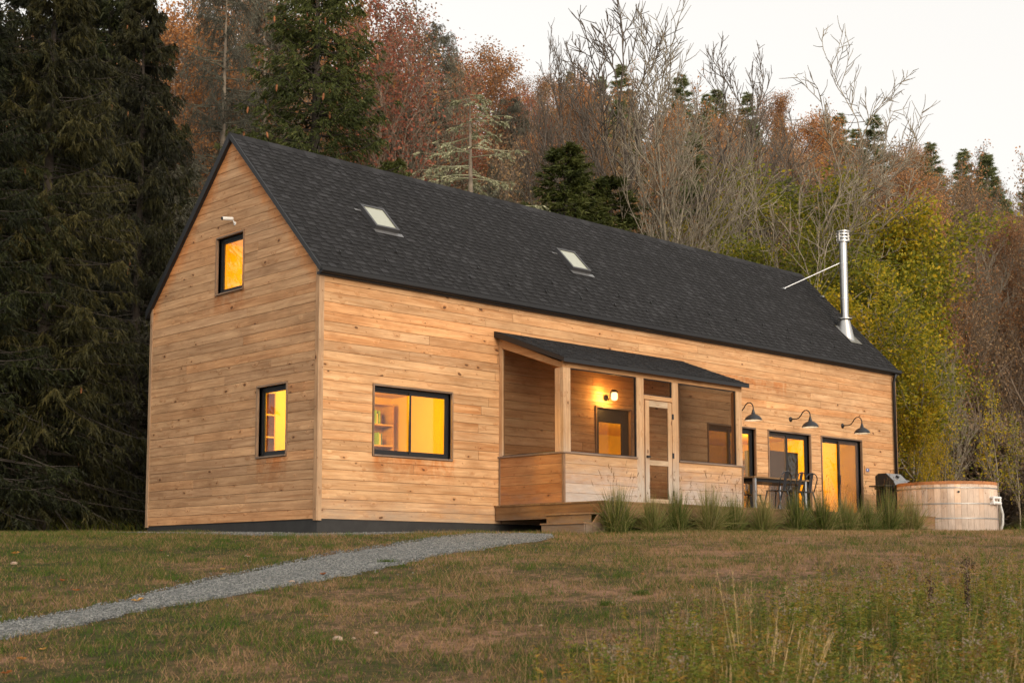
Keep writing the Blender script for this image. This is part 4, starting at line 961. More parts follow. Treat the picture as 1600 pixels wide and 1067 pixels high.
# ------------------------------------------------------------------ trees
def tubes(paths, sides=5):
    Vs, Fs = [], []; o = 0
    for P, R in paths:
        P = np.asarray(P, float); n = len(P); R = np.asarray(R, float)
        sd = sides if R[0] > .03 else 3
        D = np.gradient(P, axis=0); D /= np.linalg.norm(D, axis=1)[:, None]+1e-9
        ref = np.array([1., 0, 0]) if abs(D[0, 0]) < .8 else np.array([0, 1., 0]); U = np.cross(D, ref); U /= np.linalg.norm(U, axis=1)[:, None]+1e-9; W = np.cross(D, U)
        a = np.arange(sd)*2*PI/sd; V = P[:, None]+(U[:, None]*np.cos(a)[None, :, None]+W[:, None]*np.sin(a)[None, :, None])*R[:, None, None]
        Vs.append(V.reshape(-1, 3)); i = np.arange(n-1)[:, None]*sd; k = np.arange(sd)[None]; k2 = (k+1) % sd
        Fs.append(np.stack([i+k, i+k2, i+sd+k2, i+sd+k], -1).reshape(-1, 4)+o); o += n*sd
    return np.concatenate(Vs), np.concatenate(Fs)
def leaves(P, size, shade, elong=1.5):
    n = len(P); d = RNG.normal(0, 1, (n, 3)); d /= np.linalg.norm(d, axis=1)[:, None]; e = RNG.normal(0, 1, (n, 3)); e = np.cross(d, e); e /= np.linalg.norm(e, axis=1)[:, None]
    s = size[:, None] if hasattr(size, '__len__') else np.full((n, 1), size)
    V = np.stack([P-d*s*elong/2, P+e*s/2, P+d*s*elong/2, P-e*s/2], 1).reshape(-1, 3)
    return V, np.arange(4*n).reshape(n, 4), np.repeat(shade, 4)
def grow(H, seed, lv=4, spread=.75, nb=(11, 6, 5, 4), first=.28, lenf=.42, up=.25, trunk_r=.16, multi=1, wob=.10, lean=0, angle=.75, tipr=.006):
    rg = np.random.default_rng(seed); paths = []; tips = []
    def branch(p, d, L, r, lvl):
        n = 7 if lvl == 0 else (5 if lvl < 3 else 3)
        pts = [p.copy()]; dd = d.copy()
        for i in range(n):
            dd = dd+rg.normal(0, wob*(1 if lvl else .35), 3); dd[2] += up*(.35 if lvl else .1)*(1 if lvl < 3 else .5); dd /= np.linalg.norm(dd); pts.append(pts[-1]+dd*L/n)
        pts = np.array(pts); R = r*(1-np.linspace(0, 1, n+1))**.8+tipr; paths.append((pts, R))
        if lvl >= lv-1: tips.append(pts); return
        m = nb[lvl]
        for j in range(m):
            u = first+(1-first)*(j+rg.uniform(0, 1))/m if lvl == 0 else .2+.8*(j+rg.uniform(0, 1))/m
            k = min(int(u*n), n-1); f = u*n-k; q = pts[k]*(1-f)+pts[k+1]*f; dl = pts[k+1]-pts[k]; dl /= np.linalg.norm(dl)
            rv = rg.normal(0, 1, 3); rv -= dl*rv.dot(dl); rv /= np.linalg.norm(rv)
            an = angle*rg.uniform(.65, 1.25); nd = dl*math.cos(an)+rv*math.sin(an)
            if lvl == 0: bl = H*lenf*(1-.62*u)*rg.uniform(.75, 1.2)*spread/.75
            else: bl = L*rg.uniform(.38, .62)*(1-.35*u)
            branch(q, nd, bl, max(R[k]*rg.uniform(.42, .6), .008), lvl+1)
    for s_ in range(multi):
        a = rg.uniform(0, 2*PI); d0 = np.array([math.cos(a)*.22*(multi > 1)+lean, math.sin(a)*.22*(multi > 1), 1.]); d0 /= np.linalg.norm(d0)
        branch(np.array([.2*math.cos(a)*(multi > 1), .2*math.sin(a)*(multi > 1), -.2]), d0, H*(1 if s_ == 0 else rg.uniform(.7, .95)), trunk_r*(1 if s_ == 0 else .8), 0)
    return paths, tips
def decid(name, H, seed, bark, leafm=None, nleaf=0, lsize=.13, lscatter=.22, low=0, **kw):
    paths, tips = grow(H, seed, **kw)
    th = min(.05, kw.get('trunk_r', .16)*.6); big = [p for p in paths if p[1][0] > th]; small = [p for p in paths if p[1][0] <= th]
    V, F = tubes(big, 6); tm = to_mesh('trunk', V, F, bark, smooth=True)
    V, F = tubes(small, 3); bm = to_mesh('branches', V, F, bark)
    lm = None
    if leafm:
        T = np.concatenate(tips); T = T[T[:, 2] > low]; i = RNG.integers(0, len(T), nleaf); P = T[i]+RNG.normal(0, lscatter, (nleaf, 3))
        cl = np.array([mnoise.noise(Vector(p*.9)) for p in P[::8]]); cl = np.repeat(cl, 8)[:nleaf]
        cl = np.pad(cl, (0, nleaf-len(cl)), mode='edge')
        V, F, S = leaves(P, RNG.uniform(.7, 1.3, nleaf)*lsize, np.clip(.54+RNG.normal(0, .2, nleaf)+.14*cl, 0, 1)); lm = to_mesh('crown', V, F, leafm, S)
    return tm, bm, lm
def spruce(H, R, seed, needle, bark, nb=330, tw=15, kc=8, droop=.5, first=.04, clump=(.10, .26), cw=.035, sparse=1.0, lichen=None, hang=.7, power=.85, shade0=.42):
    rg = np.random.default_rng(seed)
    z0 = H*(first+(1-first)*rg.uniform(0, 1, nb)**1.05); rel = 1-z0/H
    L = R*(rel**power)*rg.uniform(.65, 1.1, nb)+.12; az = rg.uniform(0, 2*PI, nb)
    d = np.stack([np.cos(az), np.sin(az)], -1); dr = droop*rg.uniform(.6, 1.3, nb)*(.3+.9*rel)
    def bp(i, u):
        r = L[i]*u; return np.concatenate([d[i]*r[:, None], (z0[i]+L[i]*(.18*u-dr[i]*u**1.5+.22*u**3))[:, None]], 1)
    paths = [(np.array([[0, 0, -.3], [0.03, 0, H*.3], [0, .04, H*.65], [0, 0, H*.985]]), np.array([H*.013, H*.010, H*.006, .015]))]
    bps = []
    for i in range(nb):
        u = np.linspace(0, 1, 5); bps.append((bp(np.full(5, i), u), np.linspace(.012+.008*L[i], .006, 5)))
    V, F = tubes(paths, 8); tm = to_mesh('trunk', V, F, bark, smooth=True); V, F = tubes(bps, 3); bm = to_mesh('branches', V, F, bark if not lichen else lichen, RNG.uniform(.2, .9, len(V)))
    n = nb*tw; i = np.repeat(np.arange(nb), tw); u = rg.uniform(.12, 1, n)**.8; p = bp(i, u)
    ta = az[i]+np.where(rg.uniform(0, 1, n) < .5, 1, -1)*rg.uniform(.3, 1.25, n); tl = (L[i]*.30*(1.15-u)+.10)*rg.uniform(.6, 1.3, n)
    k = np.repeat(np.arange(n), kc); v = rg.uniform(0, 1, n*kc); T = np.stack([np.cos(ta), np.sin(ta)], -1)
    q = p[k].copy(); q[:, :2] += T[k]*(tl[k]*v)[:, None]; q[:, 2] -= hang*tl[k]*v**1.4
    if sparse < 1: m = rg.uniform(0, 1, len(q)) < sparse; q = q[m]; k = k[m]
    N = len(q); dv = np.concatenate([T[k]*.7, -np.full((N, 1), .75*hang/.7)], 1)+rg.normal(0, .45, (N, 3)); dv /= np.linalg.norm(dv, axis=1)[:, None]
    sd = np.cross(dv, rg.normal(0, 1, (N, 3))); sd /= np.linalg.norm(sd, axis=1)[:, None]; cl = rg.uniform(clump[0], clump[1], N)[:, None]; w = rg.uniform(.7, 1.3, (N, 1))*cw/2
    V = np.stack([q-sd*w, q+sd*w, q+dv*cl], 1).reshape(-1, 3); bs = rg.uniform(-.15, .15, nb)
    S = np.clip(shade0+bs[i[k]]+rg.normal(0, .13, N)+.12*(u[k]-.5), 0, 1); cm = to_mesh('crown', V, np.arange(3*N).reshape(N, 3), needle, np.repeat(S, 3))
    return tm, bm, cm, bp, L
def place(name, protos, u, t, vtop, H0, label, cat='tree', group=None, rz=None, wid=1.0, extra=None, h=None):
    x, y = at(u, t); z = gz(x, y)
    if h is None: h = (CAMP[2]+(886-vtop)/2192.5*t)-z
    if name in ('bare_tree', 'leafy_tree', 'autumn_tree', 'sapling'):   # grown heights differ a little from the nominal one
        zz = np.empty(len(protos[1].vertices)*3); protos[1].vertices.foreach_get('co', zz); H0 = float(zz[2::3].max())
    s = h/H0; e = empty(name, (x, y, z), label, cat, group, random.uniform(0, 6.28) if rz is None else rz, (s*wid, s*wid, s))
    for nm, me in zip(('trunk', 'branches', 'crown'), protos[:3]):
        if me is not None: obj(nm, me, e)
    if extra: extra(e)
    return e
SPA = spruce(20, 4.4, 1, M['needle_dark'], M['bark_dark'], nb=460, tw=20, kc=15, droop=.55, clump=(.10, .26), cw=.044, hang=.85, power=.6)
SPB = spruce(20, 3.9, 2, M['needle_olive'], M['bark_dark'], nb=420, tw=20, kc=15, droop=.62, clump=(.12, .30), cw=.044, hang=1.1, power=.6)
SPC = spruce(20, 4.6, 3, M['needle_mid'], M['bark_dark'], nb=560, tw=20, kc=12, droop=.38, clump=(.08, .20), cw=.04, hang=.7, power=.7, shade0=.5)
SPG = spruce(16, 3.4, 4, M['lichen_grey'], M['bark_grey'], nb=330, tw=14, kc=7, droop=.5, clump=(.10, .30), cw=.022, sparse=.8, lichen=M['lichen_grey'], hang=1.0, power=.45)
SPD = spruce(16, 3.1, 5, M['lichen'], M['bark_grey'], nb=115, tw=9, kc=14, droop=1.0, clump=(.05, .12), cw=.045, sparse=.9, lichen=M['lichen'], hang=.7, power=.42, first=.08)
SMC = spruce(9, 2.3, 6, M['needle_mid'], M['bark_dark'], nb=300, tw=16, kc=9, droop=.05, clump=(.06, .16), cw=.03, hang=.15, power=.85, shade0=.62)
PIN = spruce(13, 2.4, 8, M['pine'], M['bark_grey'], nb=240, tw=16, kc=7, droop=.05, first=.12, clump=(.10, .24), cw=.035, hang=.0, power=1.0, shade0=.7)
CNM = MB().tube([(0, 0, 0), (0, 0, -.05), (0, 0, -.13), (0, 0, -.19)], [.012, .03, .028, .008], 6)
conem = to_mesh('cone', CNM.v, CNM.f, M['cone'])
def cones(proto, n, seed):
    bp, L = proto[3], proto[4]
    def f(e):
        rg = np.random.default_rng(seed); nb = len(L)
        for k in range(n):
            i = rg.integers(0, nb); p = bp(np.array([i]), np.array([rg.uniform(.75, .98)]))[0]
            c = obj('cone', conem, e, tuple(p-np.array([0, 0, .05])), (rg.normal(0, .1), rg.normal(0, .1), 0)); c.scale = (1.15,)*3
    return f
NG = 'dark spruces standing left of the gable'
for (pr, u, t, vt, lb, w, ex) in [
    (SPB, 60, 33, -200, 'tall drooping spruce at the left edge of the picture with olive hanging sprays', 1.0, cones(SPB, 30, 1)),
    (SPA, -70, 31, -160, 'dark spruce cut by the left edge of the picture, nearest of its row', 1.0, None),
    (SPA, 150, 41, -190, 'very dark tall spruce just behind the drooping one left of the gable', 1.05, cones(SPA, 16, 2)),
    (SPB, 205, 37, -60, 'drooping spruce whose sprays reach towards the gable peak', .85, cones(SPB, 14, 3)),
    (SPA, 110, 48, -60, 'dark spruce glimpsed between the two front spruces', 1.0, None),
    (SPA, 20, 45, -120, 'dark spruce in the second row at the left edge', 1.1, None),
    (SPA, 230, 50, 150, 'shorter dark spruce close behind the gable, low in the gap', 1.2, None)]:
    place('spruce_tree', pr, u, t, vt, 20, lb, group=NG, wid=w, extra=ex)
place('spruce_tree', SPC, 487, 44, -190, 20, 'full green spruce hung with orange cones above the roof near the gable', extra=cones(SPC, 130, 5), wid=1.08)
for (u, t, vt, lb, w) in [(262, 38, 215, 'grey lichen-draped spruce crowding the left roof slope', 1.35), (195, 39, 330, 'low grey lichen-hung spruce left of the lower gable wall', 1.3), (338, 52, -90, 'tall thin grey spruce above the gable peak', .8), (402, 56, -60, 'ragged grey spruce between the gable peak and the coned spruce', .9),
                          (590, 66, 60, 'dull grey-brown spruce right of the coned spruce', .8), (680, 62, 5, 'dark-topped scraggy spruce at the left end of the open sky', .72), (800, 64, 130, 'grey ragged spruce right of the pale lichen tree', .9), (640, 58, 150, 'grey lichen spruce partly behind the pale drooping tree', .9)]:
    place('lichen_spruce', SPG, u, t, vt, 16, lb, group='grey lichen-hung spruces behind the house', wid=w)
place('lichen_tree', SPD, 733, 42, 125, 16, 'dead drooping conifer covered in pale green lichen above the roof', wid=1.4)
for (u, t, vt, lb, w) in [(885, 47, 212, 'small bushy dark spruce poking above the middle of the roof', 1.45), (958, 48, 262, 'lower bushy spruce to the right of its taller twin above the roof', 1.5), (610, 50, 235, 'low dark spruce at the foot of the coned spruce', 1.1)]:
    place('spruce_tree', SMC, u, t, vt, 9, lb, group='small bushy spruces behind the roof', wid=w)
M['bark_twig'] = simple('bark_twig_grey', (.115, .092, .072), .95, 0, .35, 4, .5)
# deciduous prototypes
B1_ = decid('b', 17, 21, M['bark_twig'], nb=(17, 8, 6, 5), tipr=.010, first=.22, up=.55, angle=.60, lenf=.48, trunk_r=.15, multi=1, wob=.10)
B2_ = decid('b', 17, 22, M['bark_pale'], tipr=.009, nb=(13, 7, 6, 5), first=.25, up=.42, angle=.66, lenf=.50, trunk_r=.15, multi=2, wob=.13)
B3_ = decid('b', 17, 23, M['bark_pale'], tipr=.009, nb=(13, 7, 6, 5), first=.20, up=.25, angle=.72, lenf=.52, trunk_r=.13, multi=2, wob=.15, lean=.28)
G1_ = decid('g', 13, 31, M['bark_grey'], M['leaf_green'], 46000, .075, .28, nb=(14, 6, 5, 4), first=.12, up=.3, angle=.85, lenf=.50, multi=2)
G2_ = decid('g', 10, 32, M['bark_pale'], M['leaf_yellow'], 24000, .075, .25, nb=(12, 6, 5, 3), first=.1, up=.25, angle=.9, lenf=.52, multi=2)
R1_ = decid('r', 13, 41, M['bark_brown'], M['leaf_rust'], 19000, .062, .25, nb=(16, 7, 6, 4), first=.2, up=.5, angle=.65, lenf=.42)
R2_ = decid('r', 13, 42, M['bark_brown'], M['leaf_red'], 9000, .060, .25, nb=(16, 7, 6, 4), first=.2, up=.55, angle=.6, lenf=.40)
R3_ = decid('r', 12, 43, M['bark_brown'], M['leaf_brown'], 9000, .065, .25, nb=(16, 8, 6, 4), first=.1, up=.4, angle=.75, lenf=.42, multi=2)
R4_ = decid('r', 13, 44, M['bark_grey'], M['leaf_rust'], 1600, .09, .20, nb=(17, 8, 7, 4), first=.2, up=.55, angle=.6, lenf=.42)
S1_ = decid('s', 5, 51, M['bark_pale'], M['leaf_yellow'], 1000, .062, .16, nb=(10, 5, 4, 3), first=.2, up=.5, angle=.5, lenf=.42, trunk_r=.035)
K1_ = decid('k', 3, 61, M['bark_brown'], M['leaf_brown'], 1000, .06, .10, nb=(9, 6, 5, 3), first=.05, up=.2, angle=.8, lenf=.6, trunk_r=.03, multi=5)
for (pr, u, t, vt, lb, w, rz) in [
    (B1_, 868, 60, -5, 'slender bare tree, leftmost of those against the open sky', .85, 1),
    (B1_, 990, 53, -75, 'large bare dark-twigged tree fanning out above the middle of the roof', 1.25, 2),
    (B2_, 1095, 48, -60, 'tall bare tree with pale blotched trunk right of the roof centre', .85, 0),
    (B3_, 1120, 47, 60, 'pale bare tree leaning right with long low branches', 1.0, -YAW+.2),
    (B1_, 1200, 60, 35, 'bare thin-twigged tree on the skyline right of the leaning one', 1.1, 3.6),
    (B3_, 1345, 55, 350, 'bare pale tree with sprawling branches beyond the flue', 1.0, -YAW-.1),
    (B3_, 1440, 58, 330, 'bare tree slanting across the brown hillside right of the flue', .8, -YAW+.4),
    (B2_, 1480, 43, 520, 'thin multi-stemmed bare tree behind the hot tub', .7, 1.1)]:
    place('bare_tree', pr, u, t, vt, 17, lb, group='bare trees behind the house', wid=w, rz=rz)
for (pr, H0, u, t, vt, lb, w) in [
    (G1_, 13, 1240, 50, 195, 'broad yellow-green leafed tree behind the far end of the roof', 1.35),
    (G1_, 13, 1080, 58, 310, 'olive-green leafed tree low above the roof behind the bare trunks', .8),
    (G1_, 13, 1165, 47, 365, 'green leafed tree behind the leaning bare tree', .9),
    (G1_, 13, 1350, 46, 355, 'green leafed tree right behind the flue', 1.25),
    (G2_, 10, 1300, 47, 265, 'yellow-leafed tree top left of the flue cap', 1.0),
    (G2_, 10, 1372, 43, 410, 'yellow-green tree at the far end of the house', 1.15),
    (G2_, 10, 1415, 41, 560, 'low yellow-leafed tree beside the downpipe corner', .6),
    (G1_, 13, 1010, 55, 335, 'yellowish-green tree between the small spruces and the pale trunks', .65)]:
    place('leafy_tree', pr, u, t, vt, H0, lb, group='green and yellow trees beyond the roof', wid=w)
for (u, t, vt, lb, w) in [(1560, 36.5, 590, 'young sapling with thin green leaves right of the hot tub', .9), (1592, 38, 640, 'small leafy sapling at the right edge of the picture', .9), (1475, 41, 650, 'slim sapling behind the hot tub rim', .9)]:
    place('sapling', S1_, u, t, vt, 5, lb, group='saplings by the hot tub', wid=w)
for (pr, H0, u, t, vt, lb, w) in [(R1_, 13, 283, 58, -25, 'orange-leafed tree showing through the gap left of the gable peak', 1.1), (R2_, 13, 590, 58, -60, 'tall red-leafed maple right of the coned spruce', 1.1), (R2_, 13, 655, 68, -5, 'red-tinged maple near the left end of the open sky', 1.0),
    (R1_, 13, 430, 64, -70, 'orange-leafed tree mostly hidden behind the coned spruce', 1.1), (R1_, 13, 785, 75, 40, 'rusty tree just right of the pale lichen tree', 1.2), (R1_, 13, 925, 72, 85, 'bright orange-topped tree behind the bare dark-twigged tree', .9), (R1_, 13, 530, 68, -50, 'rusty tree between the coned spruce and the tall red maple', 1.1), (R4_, 13, 330, 64, -90, 'nearly bare grey tree over the gable peak', 1.2), (R4_, 13, 240, 60, -90, 'nearly bare tree at the right side of the dark spruce row', 1.3), (R4_, 13, 385, 62, -80, 'nearly bare twiggy tree just left of the coned spruce', 1.2), (R3_, 12, 715, 66, 5, 'brown twiggy tree directly behind the pale lichen tree', 1.3), (R4_, 13, 625, 60, -30, 'nearly bare tree between the two red maples', 1.2), (R3_, 12, 845, 72, 70, 'brown tree behind the slender bare tree', 1.3)]:
    place('autumn_tree', pr, u, t, vt, H0, lb, group='autumn trees close behind the house', wid=w)
# the hillside wood, tree by tree
KINDS = {'rust': (R1_, 13, 'rust-orange leafed tree in the wood on the hill', 'rust-leafed hillside trees'), 'red': (R2_, 13, 'red-leafed maple in the wood on the hill', 'red-leafed hillside trees'),
         'brown': (R3_, 12, 'brown twiggy dry-leafed tree in the wood on the hill', 'brown hillside trees'), 'bare': (R4_, 13, 'nearly bare grey tree in the wood on the hill', 'nearly bare hillside trees'),
         'pine': (PIN, 13, 'green pine in the wood on the hill', 'hillside pines'), 'grey': (SPG, 16, 'grey lichen spruce in the wood on the hill', 'grey spruces in the hillside wood')}
rg = random.Random(5); placed = []
tries = 0
while len(placed) < 430 and tries < 40000:
    tries += 1
    t = 50+73*rg.random()**.75; a = rg.uniform(-.42, .44); s_ = a*t
    mind = 2.3+t*.010
    if any((t-p[0])**2+(s_-p[1])**2 < mind**2 for p in placed): continue
    placed.append((t, s_)); u = 800+a*2192.5; n_ = mnoise.noise(Vector((s_*.06, t*.05, 3)))
    r = rg.random()
    if t > 100: k = 'pine' if r < (.75 if a > .12 else .45) else ('bare' if r < .85 else 'rust')
    elif a > .2: k = 'rust' if r < .13+n_*.3 else ('brown' if r < .50 else 'bare')
    elif a > .02: k = 'rust' if r < .22+n_*.4 else ('brown' if r < .45 else ('bare' if r < .85 else 'pine'))
    elif a > -.12: k = 'red' if r < .34+n_*.4 else ('rust' if r < .5 else ('bare' if r < .8 else 'grey'))
    else: k = 'red' if r < .2 else ('rust' if r < .42 else ('bare' if r < .7 else 'grey'))
    pr, H0, lb, grp = KINDS[k]; hgt = rg.uniform(8.5, 13)*(1.0 if k != 'pine' else 1.12)
    pos = ('low' if t < 72 else ('halfway up' if t < 97 else 'near the skyline'))+', '+('left of the gable peak' if u < 360 else 'behind the coned spruce' if u < 620 else 'above the left half of the roof' if u < 900 else 'above the right half of the roof' if u < 1230 else 'behind the flue' if u < 1430 else 'at the right of the picture')
    lb = lb.replace(' in the wood on the hill', ', hill, ')+pos
    x, y = xy(t, s_); e = empty({'pine': 'pine_tree', 'grey': 'lichen_spruce'}.get(k, 'hill_tree'), (x, y, gz(x, y)-.1), lb, 'tree', grp, rg.uniform(0, 6.28), (hgt/H0*rg.uniform(.85, 1.2)*(1.5 if k == 'pine' else 1.0),)*2+(hgt/H0,))
    for nm, me in zip(('trunk', 'branches', 'crown'), pr[:3]):
        if me is not None: obj(nm, me, e)
# brush at the foot of the wood
k = 0
for j in range(95):
    t = rg.uniform(41.5, 56); a = rg.uniform(.16, .44) if j % 3 else rg.uniform(-.44, -.26); x, y = xy(t, a*t); sc_k = rg.uniform(.6, 1.35)
    e = empty('shrub', (x, y, gz(x, y)-.05), 'brown twiggy shrub at the foot of the wood, '+('below the dark spruces' if a < 0 else 'behind the hot tub' if a < .35 else 'at the right edge'), 'shrub', 'twiggy shrubs at the foot of the wood', rg.uniform(0, 6.28), sc_k)
    for nm, me in zip(('trunk', 'branches', 'crown'), K1_):
        if me is not None: obj(nm, me, e)
P = np.concatenate([field(9000, 33, 48, -.44, -.24), field(12000, 40, 52, .2, .46)]); V, F, S = blades(0, P, RNG.uniform(.12, .5, len(P)), RNG.uniform(.012, .03, len(P)), RNG.uniform(.2, .9, len(P)), RNG.uniform(0, .7, len(P)), segs=2)
tag(obj('undergrowth', to_mesh('undergrowth', V, F, M['golden'], S)), 'rough undergrowth where the lawn meets the wood', 'undergrowth', kind='stuff')

# ------------------------------------------------------------------ meadow in the right foreground
def meadow_pts(n, extra=0.0):
    t = RNG.uniform(7.6, 16.5, n); a = RNG.uniform(-.02, .42, n)
    bd = np.interp(t, [7.5, 9, 11, 13, 14.5, 16.5], [.0, .02, .07, .15, .25, .40])+extra
    m = a > bd+RNG.normal(0, .02, n); return np.stack(xy(t[m], a[m]*t[m]), -1)
P = meadow_pts(42000); P = P[(lambda q: q > -.6)(RNG.uniform(0, 1, len(P)))]
n = len(P); z = ground_np(P[:, 0], P[:, 1]); az = RNG.uniform(0, 2*PI, n); tl = np.abs(RNG.normal(0, .32, n)); D = np.stack([np.sin(tl)*np.cos(az), np.sin(tl)*np.sin(az), np.cos(tl)], -1)
pn = np.array([mnoise.noise(Vector((p[0]*.8, p[1]*.8, 0))) for p in P])
V, F, S = ribbons(np.concatenate([P, z[:, None]-.02], 1), D, RNG.uniform(.14, .48, n)*(1+.5*pn), RNG.uniform(.004, .009, n), RNG.uniform(.1, .5, n), np.clip(RNG.uniform(0, 1, n)*.75+.25*pn, 0, 1), 3)
tag(obj('meadow_grass', to_mesh('meadow_grass', V, F, M['meadow'], S)), 'long unmown green and straw grass in the right foreground', 'grass', kind='stuff')
P = meadow_pts(1500, -.01); n = len(P); z = ground_np(P[:, 0], P[:, 1]); az = RNG.uniform(0, 2*PI, n); tl = np.abs(RNG.normal(0, .22, n)); D = np.stack([np.sin(tl)*np.cos(az), np.sin(tl)*np.sin(az), np.cos(tl)], -1)
V, F, S = ribbons(np.concatenate([P, z[:, None]-.02], 1), D, RNG.uniform(.35, .72, n), RNG.uniform(.004, .008, n), RNG.uniform(.05, .4, n), RNG.uniform(0, .8, n), 5)
tag(obj('tall_dry_grass', to_mesh('tall_dry_grass', V, F, M['straw'], S)), 'wispy tan grass stems rising through the weeds in the right foreground', 'grass', kind='stuff')
def forb(P, Hm, mat_leaf, name, label, nl=44):
    n = len(P); z = ground_np(P[:, 0], P[:, 1]); H = RNG.uniform(.5, 1.25, n)*Hm; ln = RNG.normal(0, .12, (n, 2))
    k = np.repeat(np.arange(n), nl); u = RNG.uniform(.15, 1, n*nl); Q = np.stack([P[k, 0]+ln[k, 0]*u*H[k], P[k, 1]+ln[k, 1]*u*H[k], z[k]+u*H[k]], -1)
    az = RNG.uniform(0, 2*PI, n*nl); el = RNG.uniform(-.1, .9, n*nl); D = np.stack([np.cos(az)*np.cos(el), np.sin(az)*np.cos(el), np.sin(el)], -1)
    sh = RNG.uniform(0, .6, n)[k]+RNG.normal(0, .1, n*nl)+.15*u; a = ribbons(Q, D, RNG.uniform(.04, .085, n*nl)*(1.2-.6*u), np.full(n*nl, .011), np.full(n*nl, .3), sh, 2)
    b = ribbons(np.stack([P[:, 0], P[:, 1], z], -1), np.stack([ln[:, 0], ln[:, 1], np.ones(n)], -1), H, np.full(n, .008), np.zeros(n), np.full(n, .6), 2)
    V, F, S = join([a, b]); tag(obj(name, to_mesh(name, V, F, mat_leaf, S)), label, 'plants', kind='stuff')
    # plumes on some of the tops
    m = RNG.uniform(0, 1, n) < .3; i = np.where(m)[0]; kk = np.repeat(i, 26); top = np.stack([P[kk, 0]+ln[kk, 0]*H[kk], P[kk, 1]+ln[kk, 1]*H[kk], z[kk]+H[kk]], -1)+RNG.normal(0, 1, (len(kk), 3))*np.array([.035, .035, .03])
    V, F, S = leaves(top, RNG.uniform(.008, .016, len(kk)), RNG.uniform(0, 1, n)[kk]*.8+RNG.uniform(0, .2, len(kk)), 1.6); tag(obj(name+'_plumes', to_mesh(name+'_plumes', V, F, M['plume'], S)), 'tawny and pale seed plumes on the '+('goldenrod' if 'golden' in name else 'low weeds'), 'plants', kind='stuff')
Pg = meadow_pts(2300, .03); forb(Pg, .50, M['golden'], 'goldenrod', 'dense leafy goldenrod gone to seed in the right foreground')
# tall dry stalks, each clump a thing
def stalks(u, t, n, H, spread, lean, label, name='dry_grass_stalks', width=.009):
    x, y = at(u, t); z = gz(x, y); B = np.concatenate([RNG.normal(0, spread, (n, 2)), np.full((n, 1), -.03)], 1); ll = lean+RNG.normal(0, .07, n)
    D = np.stack([Rh[0]*ll+RNG.normal(0, .04, n), Rh[1]*ll+RNG.normal(0, .04, n), np.ones(n)], -1); D /= np.linalg.norm(D, axis=1)[:, None]; L = H*RNG.uniform(.65, 1.05, n)
    e = empty(name, (x, y, z), label, 'grass'); V, F, S = ribbons(B, D, L, RNG.uniform(.6, 1.2, n)*width, RNG.uniform(.03, .16, n), RNG.uniform(.3, 1, n), 7); obj('stems', to_mesh('stems', V, F, M['straw'], S), e)
    k = np.repeat(np.arange(n), 9); uu = RNG.uniform(.72, .95, len(k)); Q = B[k]+D[k]*(L[k]*uu)[:, None]; Q[:, 2] -= .09*L[k]*uu**2.2; d2 = D[k]+RNG.normal(0, .16, (len(k), 3)); d2 /= np.linalg.norm(d2, axis=1)[:, None]
    V, F, S = ribbons(Q, d2, RNG.uniform(.03, .07, len(k)), np.full(len(k), .004), np.full(len(k), .1), RNG.uniform(.4, 1, len(k)), 2); tag(obj('seed_heads', to_mesh('seed_heads', V, F, M['straw'], S), e), kind='stuff')
stalks(1160, 9.0, 6, 1.15, .02, -.06, 'tallest straw-coloured grass stalks bending at the tip in the foreground'); stalks(1130, 8.8, 6, .68, .03, .0, 'short reddish-straw stalks left of the tallest ones')
stalks(1225, 8.6, 9, .86, .03, .30, 'sheaf of dry stalks leaning to the right in the foreground'); stalks(1190, 9.3, 6, .78, .04, .12, 'thin dry stalks between the tallest stalks and the leaning sheaf')
stalks(985, 8.4, 4, .62, .02, -.10, 'small pair of dry stalks farthest left in the meadow'); stalks(1420, 8.3, 5, .6, .04, -.25, 'dry stalks leaning left at the bottom right')
stalks(1330, 8.6, 6, .58, .06, .1, 'low dry stalks between the leaning sheaf and the bottom right corner'); stalks(1540, 8.5, 8, .62, .07, .15, 'dry stalks in the bottom right corner')
M['dockm'] = leafmat('dock_seed', [(.03, .014, .010), (.06, .028, .018), (.10, .05, .035)], .1)
for (u, t, H, lb) in ((1449, 12.2, .62, 'dark brown upright seed stalk, left of two in the weeds'), (1505, 12.6, .72, 'dark brown upright seed stalk, right of two in the weeds')):
    x, y = at(u, t); e = empty('seed_stalk', (x, y, gz(x, y)), lb, 'plant'); MB().tube([(0, 0, 0), (.02, 0, H*.5), (.04, .01, H)], [.006, .005, .003], 5).build('stem', M['bark_brown'], e)
    n = 500; uu = RNG.uniform(.25, 1, n); Q = np.stack([.04*uu, .01*uu, uu*H], -1)+RNG.normal(0, 1, (n, 3))*np.array([.014, .014, .01])*(1+1.2*(uu > .85))[:, None]; V, F, S = leaves(Q, RNG.uniform(.008, .015, n), RNG.uniform(0, 1, n)); tag(obj('seeds', to_mesh('seeds', V, F, M['dockm'], S), e), kind='stuff')
